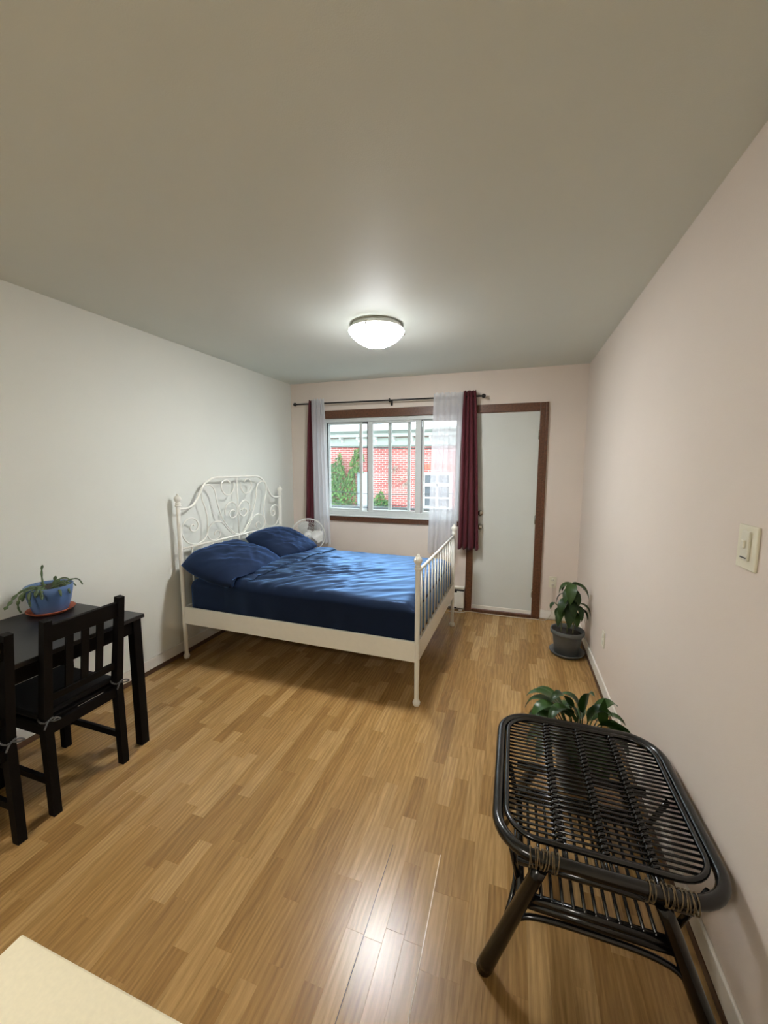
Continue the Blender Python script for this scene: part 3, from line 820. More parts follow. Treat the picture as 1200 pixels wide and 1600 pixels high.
# ------------------------------------------------------------------ dining table and chairs
def table():
    t = thing('dining_table', 'black rectangular dining table standing against the left wall', 'table', (0.32, 1.0, 0))
    x0, x1, y0, y1, h = 0.016, 0.645, 0.40, 1.576, 0.748
    MB().box((x0, y0, h - 0.022), (x1, y1, h), 0.003).build('tabletop', M['table_top'], t)
    for lo, hi in (((x1 - 0.042, y0 + .05, h - .095), (x1 - 0.022, y1 - .06, h - .022)), ((x0 + 0.03, y0 + .05, h - .095), (x0 + 0.05, y1 - .06, h - .022)),
                   ((x0 + .05, y1 - 0.045, h - .095), (x1 - .06, y1 - 0.025, h - .022)), ((x0 + .05, y0 + 0.025, h - .095), (x1 - .06, y0 + 0.045, h - .022))):
        MB().box(lo, hi, 0.002).build('apron', M['black_wood'], t)
    for x in (x0 + 0.03, x1 - 0.036):
        for y in (y0 + 0.036, y1 - 0.036):
            MB().bar((x, y, h - 0.022), (x, y, 0), 0.047, 0.047, up=(0, 1, 0), bev=0.003).build('leg', M['black_wood'], t)
table()

def chair():
    """seen from behind: back to +x, seat reaching under the table towards the left wall"""
    t = thing('dining_chair', 'black wooden dining chair nearer the bed, seat pad tied with grey ribbons', 'chair', (0.44, 1.235, 0), 0, 'dining chairs at the black table')
    yl, yr = 1.068, 1.396; m = M['black_wood']
    for y in (yl, yr):
        b = MB(); b.bar((0.645, y, 0), (0.640, y, 0.44), 0.034, 0.036, up=(1, 0, 0), w2=0.034, t2=0.042)
        b.bar((0.640, y, 0.44), (0.705, y, 0.908), 0.034, 0.042, up=(1, 0, 0), w2=0.032, t2=0.032)
        b.build('leg', m, t, label='rear leg running up as back post')
        MB().bar((0.232, y + (0.012 if y == yl else -0.012), 0), (0.236, y + (0.012 if y == yl else -0.012), 0.425), 0.036, 0.036, up=(1, 0, 0), bev=0.003).build('leg', m, t)
        s = 1 if y == yl else -1
        MB().box((0.25, y - 0.009, 0.375), (0.63, y + 0.009, 0.425), 0.002).build('seat_rail', m, t)
        MB().box((0.25, y - 0.010, 0.140), (0.632, y + 0.008, 0.172), 0.002).build('stretcher', m, t)
    MB().box((0.632, yl + .016, 0.375), (0.652, yr - .016, 0.425), 0.002).build('seat_rail', m, t)
    MB().box((0.222, yl + .016, 0.375), (0.242, yr - .016, 0.425), 0.002).build('seat_rail', m, t)
    xz = lambda z: 0.640 + 0.065 * (z - 0.44) / 0.468
    MB().bar((xz(0.845), yl + 0.014, 0.845), (xz(0.845), yr - 0.014, 0.845), 0.020, 0.078, up=(0.14, 0, 1), bev=0.003).build('top_rail', m, t)
    MB().bar((xz(0.545), yl + 0.014, 0.545), (xz(0.545), yr - 0.014, 0.545), 0.018, 0.034, up=(0.14, 0, 1), bev=0.002).build('lower_back_rail', m, t)
    for k in (-1, 0, 1):
        y = (yl + yr) / 2 + k * 0.069
        MB().bar((xz(0.552), y, 0.552), (xz(0.815), y, 0.815), 0.032, 0.010, up=(1, 0, -0.1)).build('back_slat', m, t)
    MB().box((0.215, yl - 0.018, 0.425), (0.634, yr + 0.018, 0.441), 0.004).build('seat', m, t)
    pd = MB().box((0.222, yl - 0.012, 0.441), (0.618, yr + 0.012, 0.470), 0.013)
    pd.build('seat_pad', M['pad'], t)
    rb = MB()
    for y in (yl, yr):
        r = [(0.640 + 0.027 * math.cos(a), y + 0.023 * math.sin(a), 0.452 + 0.005 * math.sin(2 * a)) for a in [i * PI / 8 for i in range(16)]]
        rb.tube(r, 0.004, 6, closed=True)
        rb.tube(spline([(0.664, y, 0.452), (0.678, y + 0.018, 0.458), (0.690, y + 0.030, 0.448), (0.676, y + 0.014, 0.444), (0.664, y, 0.450)], 4), 0.003, 6)
        rb.tube(spline([(0.664, y, 0.452), (0.676, y - 0.016, 0.448), (0.680, y - 0.030, 0.428)], 4), 0.0035, 6)
        rb.build('pad_tie', M['ribbon'], t, label='grey ribbon tie'); rb = MB()
    return t
CH = chair()
copy_thing(CH, (CH.location.x + 0.006, CH.location.y - 0.467, 0), 'black wooden dining chair nearest the kitchen, cut off by the edge of the photo')

# ------------------------------------------------------------------ potted plants
def blade_leaf(base, d0, L, wd, bend, roll=0.0, n=9, curl=0.18, tip=1.0, drop=1.0):
    """an arching leaf: midrib starts at base along d0 and bends towards the ground"""
    base = Vector(base); d = Vector(d0).normalized(); mid = [base.copy()]; dirs = [d.copy()]
    st = L / (n - 1)
    for i in range(n - 1):
        d = (d + Vector((0, 0, -bend * (i + 1) / n))).normalized(); mid.append(mid[-1] + d * st); dirs.append(d.copy())
    side = dirs[0].cross(Vector((0, 0, 1)))
    side = side.normalized() if side.length > 1e-3 else Vector((1, 0, 0))
    side = Matrix.Rotation(roll, 3, dirs[0]) @ side
    vs = []; fs = []
    for i in range(n):
        s = i / (n - 1); w = wd * 0.5 * (math.sin(PI * s ** 0.75) ** 0.8) * (1 - 0.15 * s) if 0 < i < n - 1 else 0.0012
        sd = (side - dirs[i] * side.dot(dirs[i])).normalized(); up = sd.cross(dirs[i])
        for k in (-1, -0.5, 0, 0.5, 1): vs.append(mid[i] + sd * (w * k) + up * (abs(k) * w * curl))
    for i in range(n - 1):
        for k in range(4): fs.append((i * 5 + k, i * 5 + k + 1, i * 5 + k + 6, i * 5 + k + 5))
    return MB().add(vs, fs, True), mid

def pot_parts(t, c, prof_out, prof_in_r, soil_z, m, name='pot'):
    MB().lathe(prof_out, 40, c).build(name, m, t)
    MB().lathe([(0, soil_z + 0.004), (prof_in_r * .6, soil_z + 0.003), (prof_in_r, soil_z)], 28, c).build('soil', M['soil'], t)

def cactus_plant():
    c = Vector((0.130, 1.435, 0.748))
    s = MB().lathe([(0, 0), (0.082, 0), (0.088, 0.003), (0.108, 0.018), (0.110, 0.021), (0.107, 0.022), (0.085, 0.008), (0, 0.007)], 40, c).build('plant_saucer', M['terracotta'])
    tag(s, 'round terracotta saucer under the blue pot', 'saucer')
    b = c + Vector((0, 0, 0.0085))
    t = thing('potted_cactus', 'trailing leafy cactus in a blue pot on the black table', 'potted plant', b)
    pot_parts(t, b, [(0, 0), (0.074, 0), (0.078, 0.004), (0.092, 0.05), (0.102, 0.100), (0.108, 0.142), (0.106, 0.144), (0.099, 0.138), (0.096, 0.11)], 0.098, 0.128, M['blue_pot'])
    rnd = random.Random(4)
    def seg_stem(pts, wd):
        """flat jointed stem: a chain of flattened leaf-like segments"""
        P = spline(pts, 4); m = MB(); n = len(P); seg = max(2, int(sum((P[i + 1] - P[i]).length for i in range(n - 1)) / 0.034))
        tot = n - 1; vs = []; fs = []; rings = seg * 5 + 1
        prev = None
        for i in range(rings):
            s = i / (rings - 1); q = s * tot; a = min(int(q), tot - 1); p = P[a].lerp(P[a + 1], q - a); d = (P[a + 1] - P[a]).normalized()
            sd = d.cross(Vector((0.3, 0.2, 1))).normalized(); 
            if prev is not None and sd.dot(prev) < 0: sd = -sd
            prev = sd; up = sd.cross(d)
            ph = (s * seg) % 1.0; w = wd * (0.35 + 0.65 * math.sin(PI * min(ph * 1.1, 1.0)) ** 0.7) * (0.6 if s > 0.985 else 1)
            for ang in range(6):
                an = ang * PI / 3; vs.append(p + sd * (w * math.cos(an)) + up * (0.0035 * math.sin(an)))
        for i in range(rings - 1):
            for k in range(6): fs.append((i * 6 + k, i * 6 + (k + 1) % 6, (i + 1) * 6 + (k + 1) % 6, (i + 1) * 6 + k))
        return m.add(vs, fs, True)
    o = b + Vector((0, 0, 0.130)); V = Vector
    # directions: L = towards the camera's left along the wall
    lt = V((-0.12, -0.99, 0)).normalized(); rt = -lt; fr = V((0.9, -0.40, 0)).normalized()
    stems = [[V((-.01, -.02, 0)), V((-.012, -.022, .06)), V((-.012, -.020, .10)), V((-.008, -.016, .128))],
             [V((.0, .02, 0)), V((.004, .028, .03)), V((.006, .034, .055))],
             [rt * .02, rt * .045 + V((0, 0, .03)), rt * .075 + V((0, 0, .034)), rt * .098 + V((0, 0, .022))],
             [rt * .05, rt * .10 + V((0, 0, .016)), rt * .145 + V((0, 0, .008)), rt * .165 + V((0, 0, -.03))],
             [rt * .06 + fr * .03, rt * .105 + fr * .03 + V((0, 0, .004)), rt * .125 + fr * .03 + V((0, 0, -.02))],
             [lt * .03, lt * .085 + V((0, 0, .022)), lt * .14 + V((0, 0, .0)), lt * .175 + fr * .03 + V((0, 0, -.03)), lt * .20 + fr * .05 + V((0, 0, -.05))],
             [lt * .03 + fr * .02, lt * .10 + fr * .03 + V((0, 0, .016)), lt * .14 + fr * .05 + V((0, 0, -.02)), lt * .145 + fr * .055 + V((0, 0, -.06)), lt * .135 + fr * .06 + V((0, 0, -.085))],
             [lt * .05 + fr * .04, lt * .09 + fr * .06 + V((0, 0, .010)), lt * .10 + fr * .08 + V((0, 0, -.03)), lt * .098 + fr * .085 + V((0, 0, -.06))],
             [fr * .04 + lt * .03, fr * .085 + lt * .045 + V((0, 0, .010)), fr * .115 + lt * .05 + V((0, 0, -.03))],
             [fr * .05 + rt * .02, fr * .10 + rt * .03 + V((0, 0, .010)), fr * .125 + rt * .035 + V((0, 0, -.035))],
             [fr * .05 + rt * .05, fr * .085 + rt * .07 + V((0, 0, .008)), fr * .105 + rt * .08 + V((0, 0, -.035))],
             [fr * .03, fr * .07 + rt * .05 + V((0, 0, .02)), fr * .08 + rt * .085 + V((0, 0, .01))],
             [lt * .02 + fr * .05, lt * .06 + fr * .07 + V((0, 0, .014)), lt * .075 + fr * .095 + V((0, 0, -.01))],
             [lt * .06, lt * .105 + V((0, 0, .005)), lt * .125 + fr * .02 + V((0, 0, -.04))]]
    for k in range(9):
        a = rnd.uniform(0, 6.28); q = V((math.cos(a), math.sin(a), 0)); ln = rnd.uniform(.085, .12) if q.x > -.3 else .07
        stems.append([q * .035, q * .075 + V((0, 0, rnd.uniform(.012, .028))), q * ln + V((0, 0, rnd.uniform(-.03, .005)))])
    for p in stems: seg_stem([o + q for q in p], 0.0095 if len(p) != 5 else 0.009).build('jointed_stem', M['cactus'], t)
cactus_plant()

def corner_plant():
    c = Vector((3.016, 3.46, 0))
    s = MB().lathe([(0, 0), (0.105, 0), (0.112, 0.003), (0.135, 0.026), (0.138, 0.032), (0.133, 0.034), (0.108, 0.012), (0, 0.010)], 40, c).build('plant_saucer', M['grey_pot'])
    tag(s, 'dark grey round saucer on the floor in the far corner', 'saucer')
    b = c + Vector((-0.004, 0, 0.0125))
    t = thing('potted_plant', 'drooping leafy plant in a dark grey pot by the door', 'potted plant', b)
    pot_parts(t, b, [(0, 0), (0.088, 0), (0.094, 0.004), (0.112, 0.150), (0.114, 0.165), (0.128, 0.168), (0.131, 0.178), (0.130, 0.200), (0.124, 0.204), (0.117, 0.196), (0.110, 0.15)], 0.112, 0.168, M['grey_pot'])
    o = b + Vector((0, 0, 0.165)); V = Vector
    st = [[V((0, 0, 0)), V((-.005, .0, .16)), V((.0, 0, .30)), V((.012, -.01, .43))],
          [V((-.045, .01, 0)), V((-.05, .01, .10)), V((-.06, .0, .20)), V((-.11, -.01, .255))],
          [V((.04, -.01, 0)), V((.045, -.01, .12)), V((.05, -.01, .22)), V((.065, -.02, .27))]]
    for p in st: MB().tube(spline([o + q for q in p], 4), 0.0045, 6).build('stem', M['stem'], t)
    rnd = random.Random(21)
    L = [((.012, -.01, .43), (-.9, -.1, .05), .15, .055, .9), ((.012, -.01, .43), (-.15, -1, -.1), .20, .092, 1.1), ((.012, -.01, .43), (.7, -.3, .1), .19, .062, .75),
         ((.012, -.01, .43), (.9, .1, .25), .12, .05, .7), ((.01, -.01, .42), (-.5, .6, .1), .14, .06, .9), ((.01, -.01, .41), (.3, .8, .1), .14, .06, .9),
         ((.006, -.01, .36), (.6, -.7, -.2), .14, .05, 1.2), ((0, 0, .30), (-.6, -.6, .0), .20, .085, 1.3), ((0, 0, .31), (.25, -.9, .0), .20, .085, 1.3),
         ((0, 0, .29), (-.9, -.2, -.1), .18, .08, 1.5), ((.05, -.01, .22), (.6, -.3, .35), .16, .06, 1.2), ((.065, -.02, .27), (.9, -.3, .1), .15, .062, .9),
         ((.06, -.02, .25), (.3, -.9, .1), .15, .05, 1.2), ((.055, -.02, .18), (.9, -.2, .2), .13, .032, 1.4), ((.02, 0, .27), (-.1, -1, -.3), .20, .09, 1.2),
         ((-.11, -.01, .255), (-.7, -.3, -.3), .07, .042, 1.0), ((-.065, .0, .21), (-.7, -.4, -.4), .085, .045, .9), ((-.055, .0, .19), (-.3, -.8, .1), .16, .06, 1.5),
         ((0, 0, .24), (.0, -.9, -.4), .20, .085, 1.0), ((.0, 0, .34), (-.8, .3, .1), .16, .06, 1.0)]
    L += [((.01, -.01, .39), (-.5, -.8, .1), .17, .07, 1.1), ((.01, -.01, .38), (.5, -.8, .0), .17, .065, 1.1), ((.03, -.01, .20), (.3, -.9, .1), .16, .075, 1.3), ((-.03, .0, .20), (-.5, -.8, .2), .16, .07, 1.3), ((.0, .0, .36), (.9, .2, .1), .16, .06, 1.1)]
    for bs, d, ln, wd, bd in L:
        lf, mid = blade_leaf(o + V(bs), d, ln, wd, bd, rnd.uniform(-.3, .3), 8, 0.22)
        lf.build('leaf', M['leaf_corner'], t)
corner_plant()

def lily_plant():
    b = Vector((2.890, 1.98, 0))
    t = thing('peace_lily', 'broad leaved green plant in a black pot behind the rattan table', 'potted plant', b)
    pot_parts(t, b, [(0, 0), (0.072, 0), (0.076, 0.004), (0.108, 0.205), (0.118, 0.207), (0.119, 0.232), (0.113, 0.234), (0.106, 0.226), (0.098, 0.18)], 0.100, 0.195, M['black_pot'])
    o = b + Vector((0, 0, 0.195)); rnd = random.Random(8)
    L = []
    # azimuth (0 = +x, towards the right wall), elevation, length of stalk, leaf length, width, bend
    spec = [(178, 38, .15, .17, .08, 1.1), (200, 48, .16, .17, .085, 1.2), (225, 40, .15, .18, .09, 1.3), (250, 45, .15, .18, .09, 1.2), (280, 40, .13, .18, .09, 1.3),
            (300, 45, .14, .17, .08, 1.3), (160, 60, .20, .17, .07, 1.3), (120, 50, .13, .14, .06, 1.1), (85, 40, .12, .13, .055, .9), (55, 45, .13, .14, .06, 1.0),
            (265, 68, .20, .17, .075, 1.2), (230, 66, .19, .18, .08, 1.2), (185, 62, .20, .18, .07, 1.0), (320, 60, .17, .16, .07, 1.1), (140, 50, .17, .17, .08, 1.2),
            (30, 60, .18, .14, .065, 1.0), (210, 25, .13, .17, .09, 1.2), (190, 20, .13, .17, .08, 1.2), (262, 25, .12, .16, .09, 1.3), (310, 30, .12, .15, .08, 1.3),
            (205, 58, .21, .18, .085, 1.35), (245, 58, .20, .18, .085, 1.35), (285, 62, .19, .17, .08, 1.3), (170, 50, .19, .18, .08, 1.4), (330, 48, .15, .15, .08, 1.2),
            (270, 75, .22, .16, .07, 1.2), (215, 75, .22, .17, .07, 1.3), (345, 66, .17, .14, .07, 1.1), (150, 35, .15, .17, .08, 1.1), (295, 20, .12, .16, .09, 1.2)]
    for az, el, sl, ll, wd, bd in spec:
        a = math.radians(az + rnd.uniform(-6, 6)); e = math.radians(el)
        d = Vector((math.cos(a) * math.cos(e), math.sin(a) * math.cos(e), math.sin(e)))
        p0 = o + Vector((math.cos(a) * .025, math.sin(a) * .025, 0)); p1 = p0 + d * sl * .66 + Vector((0, 0, sl * .36)); d1 = (d + Vector((0, 0, -.25))).normalized()
        MB().tube(spline([p0, p0 + (p1 - p0) * .55 + Vector((0, 0, .01)), p1], 3), 0.0028, 5).build('leaf_stalk', M['leaf_lily'], t)
        lf, mid = blade_leaf(p1, d1, ll * 1.08, wd, bd * 0.52, rnd.uniform(-.35, .35), 9, 0.25)
        # leaves that would poke into the table top are turned a little away from it
        k = 0
        while any(q.y < 1.815 and q.z > 0.37 for q in mid) and k < 8:
            d1 = (d1 + Vector((0.02 if d1.x > 0 else -0.06, 0.28, 0.03))).normalized(); k += 1
            lf, mid = blade_leaf(p1, d1, ll * 1.0, wd, bd * 0.6, 0.2, 9, 0.25)
        if max(q.x for q in mid) < W - 0.02 and not any(q.y < 1.80 and q.z > 0.38 for q in mid): lf.build('leaf', M['leaf_lily'], t)
    # one upright young leaf and the long one pointing at the wall
    for bs, d, ln, wd, bd, rl in (((.075, -.10, .20), (.02, .0, 1), .13, .045, 0.05, 1.2), ((.06, -.10, .20), (.95, -.1, .35), .17, .07, .45, -0.9), ((-.02, -.07, .21), (-.35, .2, .9), .15, .045, 1.7, .3)):
        p = o + Vector(bs); MB().tube([o + Vector((bs[0] * .3, bs[1] * .3, 0)), p], 0.003, 5).build('leaf_stalk', M['leaf_lily'], t)
        lf, mid = blade_leaf(p, d, ln, wd, bd, rl, 9, 0.2); lf.build('leaf', M['leaf_lily'], t)
lily_plant()

# ------------------------------------------------------------------ rattan table
def rattan():
    zt = 0.455
    t = thing('rattan_table', 'black lacquered rattan side table with a slatted top, by the right wall', 'side table', (2.83, 1.35, 0))
    m = M['rattan']
    x0, x1, y0, y1 = 2.538, 3.130, 1.098, 1.760
    def rrect(ins, r, z, n=8, front=0.0):
        pts = []
        a0, a1, b0, b1 = x0 + ins, x1 - ins, y0 + ins + front, y1 - ins
        for cx, cy, st in ((a1 - r, b1 - r, 0), (a0 + r, b1 - r, PI / 2), (a0 + r, b0 + r, PI), (a1 - r, b0 + r, 1.5 * PI)):
            for k in range(n + 1):
                a = st + k / n * PI / 2; pts.append((cx + r * math.cos(a), cy + r * math.sin(a), z))
        return pts
    MB().tube(rrect(0, 0.12, zt - 0.014), 0.0175, 12, closed=True).build('rim', m, t, label='thick outer cane rim')
    MB().tube(rrect(0.026, 0.096, zt - 0.005, 8, 0.022), 0.0085, 10, closed=True).build('rim', m, t, label='thin inner cane rim')
    ns = 28
    rin = 0.095
    for i in range(ns):
        y = y0 + 0.062 + i * (y1 - y0 - 0.103) / (ns - 1)
        # shorten the slats in the rounded corners
        dy = max(0.0, (y0 + 0.048 + rin) - y, y - (y1 - 0.026 - rin)); cut = rin - math.sqrt(max(0.0, rin * rin - dy * dy))
        a, b = x0 + 0.026 + cut, x1 - 0.026 - cut
        MB().tube([(a, y, zt - 0.010), ((a + b) / 2, y, zt - 0.0085), (b, y, zt - 0.010)], 0.0043, 7).build('slat', m, t)
    for xb in (2.715, 2.838, 2.962):
        w = MB()
        for dx in (-0.011, 0.011): w.tube([(xb + dx, y0 + 0.01, zt - 0.021), (xb + dx, y1 - 0.01, zt - 0.021)], 0.005, 6)
        for i in range(ns):
            y = y0 + 0.062 + i * (y1 - y0 - 0.103) / (ns - 1)
            w.tube([(xb - 0.011, y - 0.008, zt - 0.012), (xb - 0.006, y - 0.003, zt - 0.001), (xb + 0.006, y + 0.003, zt - 0.001), (xb + 0.012, y + 0.008, zt - 0.012)], 0.0048, 6)
        w.build('woven_band', m, t, label='wrapped cane band across the slats')
    # frame under the top, legs, shelf
    legs = {}
    for (xt, xg) in ((2.662, 2.514), (2.962, 3.122)):
        for y, yf in ((1.100, 1.104), (1.500, 1.715)):
            xf = xg if yf < 1.3 else xg + (0.045 if xg < 2.8 else -0.03)
            pts = [(xt + (xf - xt) * k, y + (yf - y) * k ** 1.15, (zt - 0.045) * (1 - k)) for k in (0, .35, .70, 1.0)]
            MB().tube(spline(pts, 3), [0.020, 0.020, 0.021, 0.021, 0.022, 0.022, 0.023, 0.023, 0.024, 0.024], 12).build('leg', m, t)
    for y in (1.105, 1.500):
        MB().tube([(2.60, y, zt - 0.046), (3.03, y, zt - 0.046)], 0.012, 10).build('top_rail', m, t)
        r = MB()
        for dz, rad in ((0.0, 0.013), (-0.022, 0.013)): r.tube([(2.612, y, 0.298 + dz), (3.012, y, 0.298 + dz)], rad, 10)
        r.build('shelf_rail', m, t)
    for x in (2.612, 3.014):
        MB().tube([(x, 1.10, 0.288), (x, 1.52, 0.288)], 0.012, 10).build('shelf_rail', m, t)
    nbar = 13
    for i in range(nbar):
        x = 2.640 + i * (2.985 - 2.640) / (nbar - 1)
        MB().tube([(x, 1.10, 0.306), (x, 1.52, 0.306)], 0.0052, 7).build('shelf_bar', m, t)
    # arched braces under the shelf
    for y in (1.098,):
        p = [(2.553, y, 0.115), (2.590, y, 0.195), (2.625, y, 0.236), (2.70, y, 0.250), (2.82, y, 0.252), (2.93, y, 0.248), (3.005, y, 0.228), (3.045, y, 0.180), (3.080, y, 0.110)]
        MB().tube(spline(p, 4), 0.0085, 8).build('arched_brace', m, t)
    for x, sg in ((2.575, 1), (3.06, -1)):
        p = [(x - sg * .018, 1.12, 0.115), (x + sg * .01, 1.15, 0.20), (x + sg * .026, 1.21, 0.245), (x + sg * .026, 1.31, 0.255), (x + sg * .026, 1.41, 0.245), (x + sg * .01, 1.47, 0.20), (x - sg * .018, 1.50, 0.115)]
        MB().tube(spline(p, 4), 0.0085, 8).build('arched_brace', m, t)
    # side props from the shelf frame up to the rim
    for x0_, x1_ in ((2.605, 2.575), (3.02, 3.085)):
        MB().tube([(x0_, 1.16, 0.288), (x1_, 1.16, zt - 0.03)], 0.009, 8).build('side_prop', m, t)
        MB().tube([(x0_, 1.46, 0.288), (x1_, 1.46, zt - 0.03)], 0.009, 8).build('side_prop', m, t)
    # worn cane wrappings where rim and legs meet
    rnd = random.Random(3)
    for xa, n in ((2.632, 8), (2.690, 3), (2.925, 3), (2.962, 6), (3.008, 5)):
        b = MB()
        for k in range(n):
            x = xa + k * 0.0066 + rnd.uniform(-.0015, .0015); sl = rnd.uniform(-.006, .006); ry = 0.0215 + rnd.uniform(0, .002); rz = 0.024 + rnd.uniform(0, .004)
            b.tube([(x + sl * math.sin(a), y0 + 0.002 + ry * math.cos(a), zt - 0.019 + rz * math.sin(a)) for a in [i * PI / 6 for i in range(12)]], rnd.uniform(0.0013, 0.0021), 5, closed=True)
        b.build('cane_wrapping', M['wrap'], t, label='worn yellowish cane wrapping')
rattan()

# ------------------------------------------------------------------ kitchen counter, switch, outlets, heater, cord
def counter():
    t = thing('kitchen_counter', 'cream kitchen countertop corner at the bottom edge of the view', 'counter', (2.3, -0.05, 0))
    MB().box((1.914, -0.45, 0.866), (2.80, 0.301, 0.900), 0.003).build('countertop', M['counter'], t)
    MB().box((1.975, -0.42, 0.09), (2.76, 0.25, 0.866), 0.003).build('base_cabinet', M['cabinet'], t)
    MB().box((2.0, -0.40, 0.0), (2.74, 0.19, 0.09)).build('toe_kick', M['dark'], t)
counter()

def switch():
    t = thing('dimmer_switch', 'cream dimmer switch with a slider on the right wall', 'light switch', (W, 1.338, 1.332))
    x = W
    MB().box((x - 0.007, 1.290, 1.270), (x, 1.387, 1.394), 0.003).build('plate', M['plate'], t)
    MB().box((x - 0.013, 1.318, 1.296), (x - 0.007, 1.358, 1.378), 0.002).build('dimmer_body', M['slider'], t)
    MB().box((x - 0.019, 1.331, 1.330), (x - 0.013, 1.347, 1.352), 0.002).build('slider_knob', M['slider'], t)
    MB().box((x - 0.0145, 1.324, 1.302), (x - 0.0128, 1.352, 1.305)).build('slot', M['dark'], t)
switch()

def outlet(name, label, p, face):
    t = thing(name, label, 'outlet', p)
    p = Vector(p)
    if face == 'back':
        MB().box((p.x - 0.035, D - 0.006, p.z - 0.058), (p.x + 0.035, D, p.z + 0.058), 0.002).build('plate', M['plate'], t)
        for dz in (-0.024, 0.024):
            MB().lathe([(0, 0.009), (0.014, 0.009), (0.016, 0.006), (0.016, 0.0)], 16, (p.x, D, p.z + dz), Matrix.Rotation(PI / 2, 3, 'X')).build('socket', M['slider'], t)
            for dx in (-0.006, 0.006): MB().box((p.x + dx - 0.0015, D - 0.0100, p.z + dz - 0.004), (p.x + dx + 0.0015, D - 0.0088, p.z + dz + 0.006)).build('slot', M['dark'], t)
    else:
        MB().box((W - 0.006, p.y - 0.035, p.z - 0.055), (W, p.y + 0.035, p.z + 0.055), 0.002).build('plate', M['plate'], t)
        for dz in (-0.024, 0.024):
            MB().lathe([(0, 0.009), (0.014, 0.009), (0.016, 0.006), (0.016, 0.0)], 16, (W, p.y, p.z + dz), Matrix.Rotation(-PI / 2, 3, 'Y')).build('socket', M['slider'], t)
outlet('wall_outlet', 'small cream outlet on the window wall right of the door', (2.952, D, 0.395), 'back')
outlet('wall_outlet', 'small cream outlet low on the right wall beyond the lily', (W, 2.945, 0.372), 'right')

def cord():
    t = thing('power_cord', 'pale thin power cord from the outlet along the floor past the door', 'cord', (2.95, D - 0.03, 0.0))
    MB().box((2.940, D - 0.034, 0.360), (2.964, D - 0.0105, 0.384), 0.004).build('plug', M['cord'], t)
    pts = [(2.952, D - 0.026, 0.362), (2.950, D - 0.024, 0.28), (2.955, D - 0.026, 0.16), (2.945, D - 0.028, 0.06), (2.900, D - 0.040, 0.006), (2.80, D - 0.045, 0.005), (2.6, D - 0.060, 0.005),
           (2.42, D - 0.055, 0.005), (2.25, D - 0.048, 0.005), (2.13, D - 0.040, 0.005), (2.06, D - 0.09, 0.005), (1.9, D - 0.10, 0.005)]
    MB().tube(spline(pts, 5), 0.0038, 7).build('cable', M['cord'], t)
cord()

def heater():
    t = thing('baseboard_heater', 'white electric baseboard heater under the window', 'heater', (1.5, D - 0.03, 0))
    x0, x1 = 0.95, 2.083
    MB().box((x0, D - 0.066, 0.045), (x1, D - 0.058, 0.205), 0.002).build('front_panel', M['heater'], t)
    MB().box((x0, D - 0.050, 0.238), (x1, D, 0.262), 0.003).build('top_cap', M['heater'], t)
    MB().box((x0 + .002, D - 0.058, 0.030), (x1 - .002, D - 0.004, 0.236)).build('inner_body', M['dark'], t)
    MB().box((x1 - 0.075, D - 0.070, 0.040), (x1, D - 0.002, 0.222), 0.003).build('end_cap', M['heater'], t)
    MB().box((x1 - 0.055, D - 0.05, 0.0), (x1 - 0.02, D - 0.02, 0.032)).build('foot', M['heater'], t)
    MB().box((x0 + 0.02, D - 0.05, 0.0), (x0 + 0.055, D - 0.02, 0.032)).build('foot', M['heater'], t)
heater()

